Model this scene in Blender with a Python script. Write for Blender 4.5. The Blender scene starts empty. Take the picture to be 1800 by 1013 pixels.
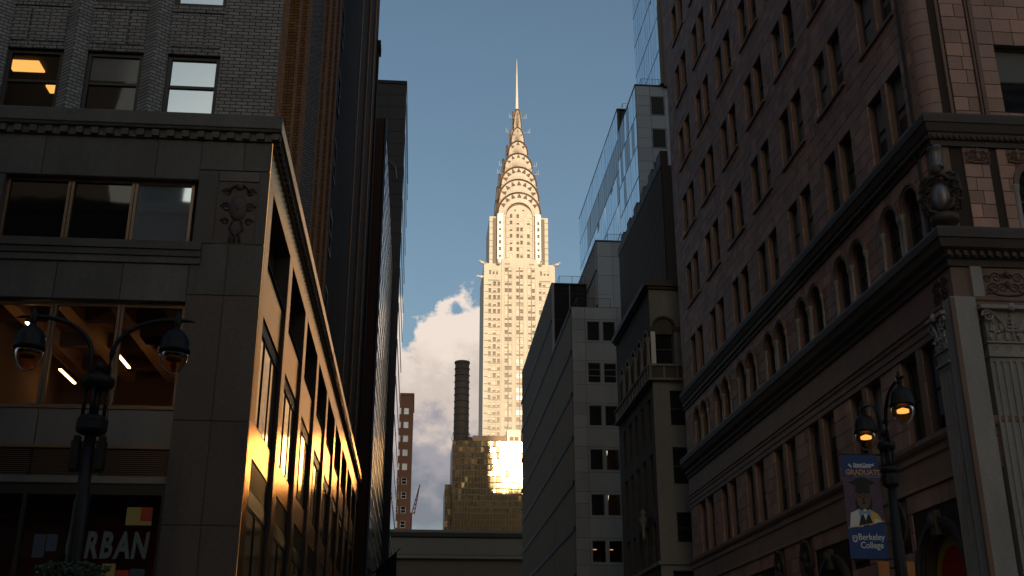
import bpy, bmesh, math, random
from mathutils import Matrix, Vector
random.seed(7)
SC = bpy.context.scene
COL = SC.collection
R = math.radians

# ---------------------------------------------------------------- camera
YAW, PITCH = R(4.8), R(20.56)
fwd = Vector((math.sin(YAW)*math.cos(PITCH), math.cos(YAW)*math.cos(PITCH), math.sin(PITCH)))
rgt = Vector((math.cos(YAW), -math.sin(YAW), 0))
upv = rgt.cross(fwd)
cam_d = bpy.data.cameras.new('camera')
cam_d.sensor_width = 36; cam_d.lens = 39.0
cam_d.clip_start = 0.1; cam_d.clip_end = 20000
cam = bpy.data.objects.new('camera', cam_d)
COL.objects.link(cam)
CAM = Vector((0, 0, 1.7))
m = Matrix((rgt, upv, -fwd)).transposed().to_4x4()
m.translation = CAM
cam.matrix_world = m
SC.camera = cam

# ---------------------------------------------------------------- light and exposure
SUN_EL, SUN_AZ = R(12.0), R(7.3)     # low evening sun behind the viewpoint, a little to the right
sun_dir = Vector((math.sin(SUN_AZ)*math.cos(SUN_EL), -math.cos(SUN_AZ)*math.cos(SUN_EL), math.sin(SUN_EL)))
sd = bpy.data.lights.new('sun', 'SUN')
sd.energy = 3.7; sd.angle = R(0.53); sd.color = (1.0, 0.76, 0.49)
so = bpy.data.objects.new('sun', sd); COL.objects.link(so)
so.rotation_euler = sun_dir.to_track_quat('Z', 'Y').to_euler()

w = bpy.data.worlds.new('World'); SC.world = w; w.use_nodes = True
nt = w.node_tree; N = nt.nodes; L = nt.links; N.clear()
out = N.new('ShaderNodeOutputWorld')
sky = N.new('ShaderNodeTexSky'); sky.sky_type = 'NISHITA'; sky.sun_disc = False
sky.sun_elevation = SUN_EL
sky.sun_rotation = math.atan2(sun_dir.x, sun_dir.y)
sky.altitude = 50; sky.air_density = 1.0; sky.dust_density = 4.0; sky.ozone_density = 1.0
def wm(op, a, b=None, c=None, clamp=False):
    n = N.new('ShaderNodeMath'); n.operation = op; n.use_clamp = clamp
    for i, v in enumerate((a, b, c)):
        if v is None: continue
        if isinstance(v, (int, float)): n.inputs[i].default_value = v
        else: L.new(v, n.inputs[i])
    return n.outputs[0]
tc = N.new('ShaderNodeTexCoord')
sx = N.new('ShaderNodeSeparateXYZ'); L.new(tc.outputs['Generated'], sx.inputs[0])
az = wm('ARCTAN2', sx.outputs[0], sx.outputs[1])
el = wm('ARCSINE', sx.outputs[2])
# cloud bank standing on the horizon all round, its top rising and falling with the azimuth
top = wm('ADD', R(16.9), wm('MULTIPLY', R(2.9), wm('SINE', wm('MULTIPLY_ADD', az, 18.0, 0.56))))
top = wm('ADD', top, wm('MULTIPLY', R(1.2), wm('SINE', wm('MULTIPLY_ADD', az, 5.0, 0.6))))
mp = N.new('ShaderNodeMapping'); mp.inputs['Scale'].default_value = (1, 1, 1.25)
L.new(tc.outputs['Generated'], mp.inputs[0])
def noise(scale, detail, rough, loc=0.0):
    n = N.new('ShaderNodeTexNoise'); n.inputs['Scale'].default_value = scale
    n.inputs['Detail'].default_value = detail; n.inputs['Roughness'].default_value = rough
    v = N.new('ShaderNodeVectorMath'); v.operation = 'ADD'; v.inputs[1].default_value = (loc, loc*.7, loc*.3)
    L.new(mp.outputs[0], v.inputs[0]); L.new(v.outputs[0], n.inputs['Vector'])
    return n.outputs['Fac']
nb = noise(11, 3, .5, 3.1); nf = noise(34, 7, .58, 1.7)
bump = wm('ADD', wm('MULTIPLY', R(7.0), wm('SUBTRACT', nb, .5)), wm('MULTIPLY', R(5.2), wm('SUBTRACT', nf, .5)))
d = wm('ADD', wm('SUBTRACT', top, el), bump)
mask = wm('MULTIPLY', d, 130.0, clamp=True)
# thinner towards the horizon: streaky lower sky
lowgap = wm('MULTIPLY_ADD', wm('ADD', wm('SUBTRACT', el, R(7.0)), wm('MULTIPLY', R(5.0), wm('SUBTRACT', noise(16, 5, .6, 9.0), .5))), 26.0, 0.35, clamp=True)
mask = wm('MULTIPLY', mask, lowgap)
# lit crest to mauve base
h = wm('ADD', wm('MULTIPLY', wm('SUBTRACT', el, R(13.4)), 12.0), wm('MULTIPLY', 1.3, wm('SUBTRACT', noise(22, 6, .62, 5.5), .5)))
h = wm('ADD', h, wm('MULTIPLY', 1.3, wm('SUBTRACT', nf, .5)))
cr = N.new('ShaderNodeValToRGB'); cr.color_ramp.interpolation = 'EASE'
e = cr.color_ramp.elements
e[0].position = 0.0; e[0].color = (.215, .23, .265, 1)
e[1].position = 1.0; e[1].color = (.88, .75, .66, 1)
x = e.new(.35); x.color = (.36, .345, .375, 1)
x = e.new(.62); x.color = (.66, .56, .50, 1)
hh = wm('MULTIPLY_ADD', h, .55, .45, clamp=True); L.new(hh, cr.inputs[0])
bs = N.new('ShaderNodeBackground'); bs.inputs[1].default_value = 0.13
wb = N.new('ShaderNodeVectorMath'); wb.operation = 'MULTIPLY'; wb.inputs[1].default_value = (.95, 1.01, .99)
L.new(sky.outputs[0], wb.inputs[0]); L.new(wb.outputs[0], bs.inputs[0])
bc = N.new('ShaderNodeBackground'); bc.inputs[1].default_value = 1.0
L.new(cr.outputs[0], bc.inputs[0])
mx = N.new('ShaderNodeMixShader'); L.new(mask, mx.inputs[0]); L.new(bs.outputs[0], mx.inputs[1]); L.new(bc.outputs[0], mx.inputs[2])
L.new(mx.outputs[0], out.inputs[0])

vs = SC.view_settings
vs.view_transform = 'Standard'; vs.look = 'None'; vs.exposure = 0.0; vs.gamma = 1.0; vs.use_curve_mapping = False
cy = SC.cycles
cy.use_denoising = True; cy.max_bounces = 8; cy.diffuse_bounces = 4; cy.glossy_bounces = 5
cy.transmission_bounces = 4; cy.transparent_max_bounces = 12
cy.sample_clamp_indirect = 12.0; cy.caustics_reflective = True; cy.blur_glossy = 0.3

# ---------------------------------------------------------------- materials
MATS = {}
def mat(name, base, rough=.5, metal=0.0, spec=.5, var=0.0, grain=0.0, gscale=40.0, bump=0.0, bscale=30.0,
        stain=0.0, sscale=.6, hue=None, emit=None, estr=0.0, brick=None, wavy=0.0, wscale=.5, coat=0.0, attr=False, edge=None):
    m = bpy.data.materials.new(name); m.use_nodes = True
    nt = m.node_tree; N = nt.nodes; L = nt.links
    b = N['Principled BSDF']
    b.inputs['Roughness'].default_value = rough; b.inputs['Metallic'].default_value = metal
    b.inputs['Specular IOR Level'].default_value = spec
    if edge: b.inputs['Specular Tint'].default_value = (*edge, 1)
    if coat: b.inputs['Coat Weight'].default_value = coat; b.inputs['Coat Roughness'].default_value = .08
    def math_(op, a, bb):
        n = N.new('ShaderNodeMath'); n.operation = op
        for i, v in enumerate((a, bb)):
            if isinstance(v, (int, float)): n.inputs[i].default_value = v
            else: L.new(v, n.inputs[i])
        return n.outputs[0]
    geo = N.new('ShaderNodeNewGeometry')
    col = None
    rgb = N.new('ShaderNodeRGB'); rgb.outputs[0].default_value = (*base, 1); col = rgb.outputs[0]
    bh = None
    if brick:
        bw, bhgt, mort = brick[:3]
        sp = N.new('ShaderNodeSeparateXYZ'); L.new(geo.outputs['Position'], sp.inputs[0])
        cb = N.new('ShaderNodeCombineXYZ'); L.new(math_('ADD', sp.outputs[0], sp.outputs[1]), cb.inputs[0]); L.new(sp.outputs[2], cb.inputs[1])
        bt = N.new('ShaderNodeTexBrick'); L.new(cb.outputs[0], bt.inputs['Vector'])
        bt.inputs['Scale'].default_value = 1.0; bt.inputs['Brick Width'].default_value = bw; bt.inputs['Row Height'].default_value = bhgt
        bt.inputs['Mortar Size'].default_value = mort; bt.inputs['Mortar Smooth'].default_value = .2; bt.inputs['Bias'].default_value = -.1
        bt.inputs['Color1'].default_value = (*[c*.8 for c in base], 1); bt.inputs['Color2'].default_value = (*[c*1.2 for c in base], 1)
        bt.inputs['Mortar'].default_value = (*(brick[3] if len(brick) > 3 else [c*.3 for c in base]), 1)
        col = bt.outputs['Color']; bh = math_('SUBTRACT', 1.0, bt.outputs['Fac'])
    def mul(c, f):
        v = N.new('ShaderNodeVectorMath'); v.operation = 'SCALE'; L.new(c, v.inputs[0]); L.new(f, v.inputs['Scale']); return v.outputs[0]
    if grain:
        n = N.new('ShaderNodeTexNoise'); n.inputs['Scale'].default_value = gscale; n.inputs['Detail'].default_value = 4; n.inputs['Roughness'].default_value = .7
        L.new(geo.outputs['Position'], n.inputs['Vector'])
        col = mul(col, math_('ADD', 1.0, math_('MULTIPLY', math_('SUBTRACT', n.outputs['Fac'], .5), 2*grain)))
    if stain:
        mpn = N.new('ShaderNodeMapping'); mpn.inputs['Scale'].default_value = (1, 1, .28); L.new(geo.outputs['Position'], mpn.inputs[0])
        n = N.new('ShaderNodeTexNoise'); n.inputs['Scale'].default_value = sscale; n.inputs['Detail'].default_value = 6; n.inputs['Roughness'].default_value = .65
        L.new(mpn.outputs[0], n.inputs['Vector'])
        col = mul(col, math_('ADD', 1.0, math_('MULTIPLY', math_('SUBTRACT', n.outputs['Fac'], .5), 2*stain)))
    if var or hue:
        if attr:
            oi = N.new('ShaderNodeAttribute'); oi.attribute_name = 'tint'; rnd = oi.outputs['Fac']
        else:
            oi = N.new('ShaderNodeObjectInfo'); rnd = oi.outputs['Random']
        col = mul(col, math_('ADD', 1.0 - var, math_('MULTIPLY', rnd, 2*var)))
        if hue:
            mx = N.new('ShaderNodeMix'); mx.data_type = 'RGBA'; mx.inputs['B'].default_value = (*hue, 1)
            L.new(col, mx.inputs['A'])
            r2 = math_('FRACT', math_('MULTIPLY', rnd, 7.31), 0); L.new(math_('MULTIPLY', r2, .55), mx.inputs['Factor'])
            col = mx.outputs['Result']
    L.new(col, b.inputs['Base Color'])
    if bump or bh is not None or wavy:
        bn = N.new('ShaderNodeBump'); bn.inputs['Distance'].default_value = .01
        if bh is not None:
            L.new(bh, bn.inputs['Height']); bn.inputs['Strength'].default_value = .6
        elif wavy:
            n = N.new('ShaderNodeTexNoise'); n.inputs['Scale'].default_value = wscale; n.inputs['Detail'].default_value = 1.5
            L.new(geo.outputs['Position'], n.inputs['Vector']); L.new(n.outputs['Fac'], bn.inputs['Height'])
            bn.inputs['Strength'].default_value = 1.0; bn.inputs['Distance'].default_value = wavy
        else:
            n = N.new('ShaderNodeTexNoise'); n.inputs['Scale'].default_value = bscale; n.inputs['Detail'].default_value = 5
            L.new(geo.outputs['Position'], n.inputs['Vector']); L.new(n.outputs['Fac'], bn.inputs['Height'])
            bn.inputs['Strength'].default_value = bump
        L.new(bn.outputs[0], b.inputs['Normal'])
    if emit:
        b.inputs['Emission Color'].default_value = (*emit, 1); b.inputs['Emission Strength'].default_value = estr
    MATS[name] = m
    return m
def glass(name, tint=(1, 1, 1), rough=.0, boost=1.0):
    """clear pane: straight-through plus mirror by Fresnel"""
    m = bpy.data.materials.new(name); m.use_nodes = True
    nt = m.node_tree; N = nt.nodes; L = nt.links; N.clear()
    o = N.new('ShaderNodeOutputMaterial'); t = N.new('ShaderNodeBsdfTransparent'); t.inputs[0].default_value = (*tint, 1)
    g = N.new('ShaderNodeBsdfGlossy'); g.inputs['Roughness'].default_value = rough; g.inputs[0].default_value = (1, 1, 1, 1)
    f = N.new('ShaderNodeFresnel'); f.inputs[0].default_value = 1.5 * boost
    x = N.new('ShaderNodeMixShader'); L.new(f.outputs[0], x.inputs[0]); L.new(t.outputs[0], x.inputs[1]); L.new(g.outputs[0], x.inputs[2])
    L.new(x.outputs[0], o.inputs[0]); MATS[name] = m; return m

M = MATS
mat('granite', (.086, .084, .083), .5, grain=.5, gscale=9, stain=.75, sscale=1.1, var=.32, bump=.15, bscale=60)
mat('granite_pier', (.088, .066, .062), .5, grain=.5, gscale=9, stain=.5, sscale=.7, var=.1)
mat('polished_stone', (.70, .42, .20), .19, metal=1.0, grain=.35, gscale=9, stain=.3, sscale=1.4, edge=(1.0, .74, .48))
mat('bronze_metal', (.23, .16, .115), .32, metal=.55, grain=.2, gscale=12)
mat('grey_metal', (.17, .17, .18), .38, metal=.5, stain=.3, sscale=1.1)
mat('black_metal', (.012, .013, .015), .42, grain=.3)
mat('pane_dark', (.010, .011, .013), .03, spec=.6, wavy=.004, wscale=.9, var=.3)
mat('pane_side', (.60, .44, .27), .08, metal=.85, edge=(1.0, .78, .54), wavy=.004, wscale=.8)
mat('mirror_pane', (.50, .60, .70), .03, metal=.75, wavy=.003, wscale=.8)
mat('crown_shade_and_pane', (.11, .065, .038), .6)  # dark tone paints shade between crown tiers; triangular panes share it
mat('dark_stone', (.028, .023, .020), .8, stain=.3, sscale=.3)  # dark even stone tone of the low end wall
mat('blue_panel', (.22, .27, .34), .45, var=.1)
mat('dull_pane', (.012, .014, .017), .35, spec=.15)
mat('flag_navy', (.012, .016, .035), .8)
mat('blind_white', (.78, .87, .95), .7, var=.2, coat=1.0)
mat('blind_grey', (.20, .21, .22), .7, var=.4, stain=.3, coat=1.0)
mat('grey_brick', (.32, .31, .31), .62, brick=(.30, .102, .014, (.03, .027, .025)), grain=.25, gscale=5)
mat('warm_lit_brick', (.60, .27, .095), .7, spec=.25, brick=(.30, .102, .010, (.035, .02, .013)), grain=.25, gscale=5)  # brown brick brightened, warm reflected light put into its colour
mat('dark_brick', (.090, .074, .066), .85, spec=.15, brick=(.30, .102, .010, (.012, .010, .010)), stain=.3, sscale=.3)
mat('joint_dark', (.035, .022, .018), .85)
mat('terracotta', (.42, .245, .195), .55, attr=True, var=.30, hue=(.28, .185, .16), grain=.22, gscale=14, stain=.42, sscale=.9, bump=.12, bscale=25)
mat('terracotta_trim', (.185, .108, .082), .52, grain=.25, gscale=12, stain=.5, sscale=1.1, bump=.15, bscale=20)
mat('grime_shade_trim', (.055, .042, .036), .58, grain=.35, gscale=14, stain=.45, sscale=1.3)  # grimy trim, darkened further to hold the deep street's shade in its colour
mat('stone_grey', (.29, .275, .268), .62, grain=.3, gscale=16, stain=.45, sscale=1.0, bump=.15, bscale=22)
mat('window_wood', (.055, .048, .045), .5)
mat('panel_grey', (.24, .262, .31), .5, var=.14, stain=.38, sscale=.5)
mat('seam_dark', (.02, .021, .024), .7)
mat('ribbed_metal', (.105, .11, .12), .5, metal=.1, stain=.15, sscale=.2)
mat('ribbed_dark', (.034, .025, .020), .6, stain=.2, sscale=.2)
mat('blue_glass', (.62, .78, .90), .04, metal=.85, wavy=.003, wscale=.4, var=.08)
mat('smoked_glass', (.02, .022, .026), .06, spec=.6)
mat('mirror_gold', (.50, .36, .20), .105, metal=1.0, wavy=.012, wscale=.33, var=.12)
mat('banded_glass', (.78, .76, .72), .10, metal=.9, wavy=.02, wscale=.35)
mat('dark_cladding', (.055, .045, .042), .6, var=.12)
mat('pale_ashlar', (.20, .195, .19), .7, grain=.3, gscale=6, stain=.4, sscale=.6)
mat('mullion_dark', (.035, .028, .02), .4)
mat('white_brick', (.62, .575, .51), .75, stain=.28, sscale=.22, grain=.14, gscale=.9)
mat('grey_band', (.20, .17, .14), .7)
mat('steel_crown', (.74, .70, .66), .45, metal=.15, stain=.12, sscale=.3)
mat('steel_rim', (.26, .18, .12), .45, metal=.2)
mat('umber_brick', (.075, .055, .045), .75, brick=(.45, .15, .012), stain=.3, sscale=.5)
mat('red_brick_far', (.145, .062, .036), .75, stain=.15, sscale=.2)
mat('stack_brown', (.045, .034, .030), .7, stain=.4, sscale=.3)
mat('copper_green', (.033, .036, .036), .6, stain=.35, sscale=.3)
mat('low_stone', (.085, .062, .052), .75, stain=.3, sscale=.2)
mat('white_paint', (.72, .72, .70), .5)
mat('crane_red', (.16, .035, .025), .5)
mat('rooftop_tan', (.36, .25, .17), .7)
mat('lamp_black', (.008, .009, .011), .5, spec=.3, grain=.3)
mat('dim_lens', (.20, .12, .045), .15)
mat('banner_blue', (.010, .050, .19), .55)
mat('print_white', (.62, .63, .65), .6)
mat('print_orange', (.62, .30, .10), .6)
mat('print_gold', (.62, .40, .10), .6)
mat('print_purple', (.085, .055, .10), .6, grain=.9, gscale=22, stain=.6, sscale=9)
mat('print_brown', (.13, .07, .045), .6)
mat('print_black', (.010, .010, .013), .6)
mat('print_sky', (.20, .33, .48), .6)
mat('sign_orange', (.40, .15, .045), .5, stain=.5, sscale=7)
mat('letter_grey', (.12, .14, .145), .6)
mat('poster_yellow', (.34, .27, .07), .6)
mat('poster_red', (.40, .035, .008), .6)
mat('poster_blue', (.05, .065, .10), .6)
mat('interior_wall', (.20, .10, .045), .8)
mat('interior_dark', (.06, .035, .025), .8)
mat('ceiling_warm', (.60, .34, .16), .8)
mat('shop_red', (.20, .035, .018), .8, stain=.5, sscale=1.2)
mat('door_red', (.42, .012, .010), .45)
mat('door_yellow', (.36, .28, .03), .5)
mat('leaf', (.035, .06, .022), .55, var=.3)
mat('flower_white', (.75, .70, .66), .6)
mat('asphalt', (.05, .05, .05), .9, grain=.3, gscale=30)
mat('concrete', (.28, .27, .25), .85, grain=.2, gscale=8, stain=.3)
mat('kerb_stone', (.30, .29, .28), .8)
mat('tower_far', (.30, .27, .24), .7, stain=.15, sscale=.05)
mat('tube_light', (.9, .8, .6), .5, emit=(1.0, .64, .30), estr=7.5)
mat('cool_tube', (.9, .9, .7), .5, emit=(1.0, .88, .60), estr=1.6)
mat('panel_light', (.9, .7, .4), .5, emit=(1.0, .52, .12), estr=1.15)
mat('lamp_glow', (.9, .7, .4), .5, emit=(1.0, .60, .24), estr=1.3)
mat('ember_glow', (.9, .5, .2), .5, emit=(1.0, .38, .10), estr=.9)
glass('clear_glass', (.92, .92, .92)); glass('lens_glass', (.95, .70, .34), .12, .82)

# ---------------------------------------------------------------- mesh and object helpers
class MB:
    def __init__(s): s.v = []; s.f = []; s.mi = []
    def box(s, x0, x1, y0, y1, z0, z1, m=0):
        i = len(s.v)
        s.v += [(x0,y0,z0),(x1,y0,z0),(x1,y1,z0),(x0,y1,z0),(x0,y0,z1),(x1,y0,z1),(x1,y1,z1),(x0,y1,z1)]
        s.f += [(i,i+3,i+2,i+1),(i+4,i+5,i+6,i+7),(i,i+1,i+5,i+4),(i+1,i+2,i+6,i+5),(i+2,i+3,i+7,i+6),(i+3,i,i+4,i+7)]
        s.mi += [m]*6; return s
    def poly(s, pts, m=0):
        i = len(s.v); s.v += [tuple(p) for p in pts]; s.f.append(tuple(range(i, i+len(pts)))); s.mi.append(m); return s
    def prism(s, pts, d, m=0, caps=True):
        """closed polygon pts (3D) swept by vector d"""
        n = len(pts); i = len(s.v)
        s.v += [tuple(p) for p in pts] + [(p[0]+d[0], p[1]+d[1], p[2]+d[2]) for p in pts]
        if caps: s.f += [tuple(range(i, i+n)), tuple(range(i+2*n-1, i+n-1, -1))]; s.mi += [m, m]
        for k in range(n): s.f.append((i+k, i+(k+1) % n, i+n+(k+1) % n, i+n+k)); s.mi.append(m)
        return s
    def lathe(s, prof, c, n=16, m=0):
        i = len(s.v)
        for r, z in prof:
            for k in range(n):
                a = 2*math.pi*k/n; s.v.append((c[0]+r*math.cos(a), c[1]+r*math.sin(a), c[2]+z))
        for j in range(len(prof)-1):
            for k in range(n):
                a = i+j*n+k; b = i+j*n+(k+1) % n; s.f.append((a, b, b+n, a+n)); s.mi.append(m)
        s.f.append(tuple(range(i+n-1, i-1, -1))); s.mi.append(m)
        j = i+(len(prof)-1)*n; s.f.append(tuple(range(j, j+n))); s.mi.append(m)
        return s
    def tube(s, pts, r, n=8, m=0):
        P = [Vector(p) for p in pts]; i = len(s.v)
        for k, p in enumerate(P):
            t = (P[min(k+1, len(P)-1)]-P[max(k-1, 0)]).normalized()
            u = t.cross(Vector((0,0,1)))
            if u.length < .05: u = t.cross(Vector((1,0,0)))
            u.normalize(); w_ = t.cross(u)
            rr = r[k] if isinstance(r, (list, tuple)) else r
            for j in range(n):
                a = 2*math.pi*j/n; s.v.append(tuple(p+(u*math.cos(a)+w_*math.sin(a))*rr))
        for k in range(len(P)-1):
            for j in range(n):
                a = i+k*n+j; b = i+k*n+(j+1) % n; s.f.append((a, b, b+n, a+n)); s.mi.append(m)
        s.f.append(tuple(range(i+n-1, i-1, -1))); j = i+(len(P)-1)*n; s.f.append(tuple(range(j, j+n))); s.mi += [m, m]
        return s
    def ball(s, c, rx, ry, rz, n=10, k=6, m=0):
        prof = []
        i = len(s.v)
        for a in range(k+1):
            t = -math.pi/2+math.pi*a/k
            for b in range(n):
                p = 2*math.pi*b/n
                s.v.append((c[0]+rx*math.cos(t)*math.cos(p), c[1]+ry*math.cos(t)*math.sin(p), c[2]+rz*math.sin(t)))
        for a in range(k):
            for b in range(n):
                q = i+a*n+b; r = i+a*n+(b+1) % n; s.f.append((q, r, r+n, q+n)); s.mi.append(m)
        return s
    def mesh(s, name, mats, smooth=False):
        me = bpy.data.meshes.new(name); me.from_pydata(s.v, [], s.f)
        for mm in (mats if isinstance(mats, (list, tuple)) else [mats]): me.materials.append(MATS[mm])
        if any(s.mi): me.polygons.foreach_set('material_index', s.mi)
        if smooth: me.polygons.foreach_set('use_smooth', [True]*len(me.polygons))
        me.update(); return me
    def build(s, name, mats, parent=None, smooth=False, kind=None, label=None):
        return put(s.mesh(name, mats, smooth), name, parent, kind=kind, label=label)

WL = {}                                   # world location of every object, by name
def put(me, name, parent=None, loc=(0,0,0), rotz=0.0, rot=None, kind=None, label=None):
    o = bpy.data.objects.new(name, me); COL.objects.link(o)
    p = Vector(loc)
    if parent is not None:
        o.parent = parent; o.location = p-WL[parent.name]
    else: o.location = p
    if rot is not None: o.rotation_euler = rot
    elif rotz: o.rotation_euler = (0, 0, rotz)
    WL[o.name] = p
    if kind: o['kind'] = kind
    if label: o['label'] = label
    return o
def thing(name, label, cat, loc=(0,0,0), group=None):
    o = bpy.data.objects.new(name, None); COL.objects.link(o); o.location = loc; o.empty_display_size = .3
    WL[o.name] = Vector(loc); o['label'] = label; o['category'] = cat
    if group: o['group'] = group
    return o
def tag(o, label, cat, group=None):
    o['label'] = label; o['category'] = cat
    if group: o['group'] = group
    return o
def pt(ax, p, sgn, u, z, d):
    """point on a facade: ax 'y' plane y=p with u=x, ax 'x' plane x=p with u=y; d = depth behind the face"""
    return (u, p-sgn*d, z) if ax == 'y' else (p-sgn*d, u, z)
def fbox(mb, ax, p, sgn, u0, u1, z0, z1, d0, d1, m=0):
    """box on a facade between depths d0 (outer) and d1 (inner); negative = proud of the face"""
    a, b = p-sgn*d0, p-sgn*d1
    lo, hi = min(a, b), max(a, b)
    if ax == 'y': mb.box(u0, u1, lo, hi, z0, z1, m)
    else: mb.box(lo, hi, u0, u1, z0, z1, m)
    return mb
def wall(mb, ax, p, sgn, u0, u1, z0, z1, holes, depth, m=0, mr=None):
    """flat face with rectangular openings and their reveals"""
    zs = sorted({z0, z1, *[min(max(h[2], z0), z1) for h in holes], *[min(max(h[3], z0), z1) for h in holes]})
    for a, b in zip(zs, zs[1:]):
        cut = sorted((max(h[0], u0), min(h[1], u1)) for h in holes if h[2] < b-1e-6 and h[3] > a+1e-6)
        x = u0
        for c, d in cut+[(u1, u1)]:
            if c > x+1e-6: mb.poly([pt(ax,p,sgn,x,a,0), pt(ax,p,sgn,c,a,0), pt(ax,p,sgn,c,b,0), pt(ax,p,sgn,x,b,0)], m)
            x = max(x, d)
    for c, d, a, b in holes:
        for q in (((c,a),(d,a)), ((d,a),(d,b)), ((d,b),(c,b)), ((c,b),(c,a))):
            (ua, za), (ub, zb) = q
            mb.poly([pt(ax,p,sgn,ua,za,0), pt(ax,p,sgn,ub,zb,0), pt(ax,p,sgn,ub,zb,depth), pt(ax,p,sgn,ua,za,depth)], m if mr is None else mr)
    return mb
ROT = {('y', -1): 0.0, ('y', 1): math.pi, ('x', 1): math.pi/2, ('x', -1): -math.pi/2}
def place(me, name, parent, ax, p, sgn, u, z, d=0.0, **k):
    return put(me, name, parent, pt(ax, p, sgn, u, z, d), ROT[(ax, sgn)], **k)
CACHE = {}
def sash(wd, ht, frame='window_wood', pane='pane_dark', fr=.07, rail=True, blind=None, bl=.5, mull=0):
    """two meshes of a window wd x ht, origin bottom centre, facing -y: frame and pane"""
    key = (round(wd,3), round(ht,3), frame, pane, fr, rail, blind, round(bl,2), mull)
    if key in CACHE: return CACHE[key]
    f = MB(); h = wd/2
    f.box(-h, -h+fr, -.06, .04, 0, ht).box(h-fr, h, -.06, .04, 0, ht).box(-h+fr, h-fr, -.06, .04, ht-fr, ht).box(-h+fr, h-fr, -.07, .04, 0, fr)
    if rail: f.box(-h+fr, h-fr, -.05, .04, ht*.5-fr*.35, ht*.5+fr*.35)
    for k in range(mull):
        x = -h+wd*(k+1)/(mull+1); f.box(x-fr*.4, x+fr*.4, -.055, .04, fr, ht-fr)
    g = MB(); g.poly([(-h+fr*.5, 0, fr*.5), (h-fr*.5, 0, fr*.5), (h-fr*.5, 0, ht-fr*.5), (-h+fr*.5, 0, ht-fr*.5)])
    bmesh_ = None
    if blind:
        q = MB(); q.poly([(-h+fr, -.004, ht*(1-bl)), (h-fr, -.004, ht*(1-bl)), (h-fr, -.004, ht-fr), (-h+fr, -.004, ht-fr)]); bmesh_ = q.mesh('blind', blind)
    CACHE[key] = (f.mesh('window_frame', frame), g.mesh('pane', pane), bmesh_)
    return CACHE[key]
def window(parent, ax, p, sgn, u, z, wd, ht, depth, **k):
    f, g, b = sash(wd, ht, **k)
    o = place(f, 'window', parent, ax, p, sgn, u, z, depth)
    loc = WL[o.name]
    def sub(me, nm):
        c = bpy.data.objects.new(nm, me); COL.objects.link(c); c.parent = o; WL[c.name] = loc; return c
    sub(g, 'pane')
    if b: sub(b, 'blind')
    return o
def in_frame(p):
    v = Vector(p)-CAM; z = v.dot(fwd)
    if z <= .5: return None
    x = v.dot(rgt)/z*1950; y = v.dot(upv)/z*1950
    return (x, y, z) if abs(x) < 930 and abs(y) < 540 else None

# ---------------------------------------------------------------- ground
def structure(name, mb, m):
    o = mb.build(name, m); o['kind'] = 'structure'; return o
structure('ground', MB().poly([(-4000,-4000,-.02),(4000,-4000,-.02),(4000,4000,-.02),(-4000,4000,-.02)]), 'concrete')
structure('avenue', MB().box(-300, 300, -4, 20, -.016, .0), 'asphalt')
structure('side_street', MB().box(0.2, 9.6, 20, 300, -.016, .0), 'asphalt')
for nm, bx_ in (('pavement_left', (-300,-.1,20.3,26,0,.13)), ('pavement_right', (9.9,300,20.3,26,0,.13)),
                ('pavement_street_left', (-4.0,-.1,26,296,0,.13)), ('pavement_street_right', (9.9,13.0,26,296,0,.13)), ('pavement_near', (-300,300,-9,-4.3,0,.13))):
    structure(nm, MB().box(*bx_), 'concrete')
structure('kerb', MB().box(-300,.2,20.0,20.3,0,.14).box(9.6,300,20.0,20.3,0,.14).box(-.1,.2,20.3,296,0,.14).box(9.6,9.9,20.3,296,0,.14).box(-300,300,-4.3,-4,0,.14), 'kerb_stone')

# ---------------------------------------------------------------- left corner building
XL, YF = -4.02, 26.0
lb = thing('corner_building', 'dark granite and brick corner block at left with glowing polished side bays and shop window', 'building', (-17, 51, 0))
BAYX = (-10.55, -5.8)                    # window bay of the front
FH = [(BAYX[0], BAYX[1], 0.3, 10.88), (BAYX[0], BAYX[1], 12.43, 14.16), (-17.2, -12.4, .3, 10.88), (-17.2, -12.4, 12.43, 14.16)]
piers = [26.0+5.1*k for k in range(10)]
SH = [(y+.8, min(y+5.1, 75.9), .25, 12.42) for y in piers]
SHA = [(y+.8, min(y+5.1, 75.9), 12.44, 14.2) for y in piers]
core = MB()
wall(core, 'y', YF+.03, -1, -32, XL-.03, 0, 15.3, FH, .32)
wall(core, 'x', XL-.03, 1, YF+.03, 76, 0, 12.43, SH, .13); wall(core, 'x', XL-.03, 1, YF+.03, 76, 12.43, 15.3, SHA, .42)
core.poly([(-32,76,0),(XL-.03,76,0),(XL-.03,76,15.3),(-32,76,15.3)])
core.build('base_wall', 'granite_pier', lb)
def slab(u0, u1, z0, z1, ax='y', p=YF, sgn=-1, m='granite', t=.03, name='stone_slab'):
    mb = MB(); g = .013
    a, b = p+ (0 if True else 0), p-sgn*t
    if ax == 'y': mb.box(u0+g, u1-g, min(p,b), max(p,b), z0+g, z1-g)
    else: mb.box(min(p,b), max(p,b), u0+g, u1-g, z0+g, z1-g)
    return mb.build(name, m, lb)
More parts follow.
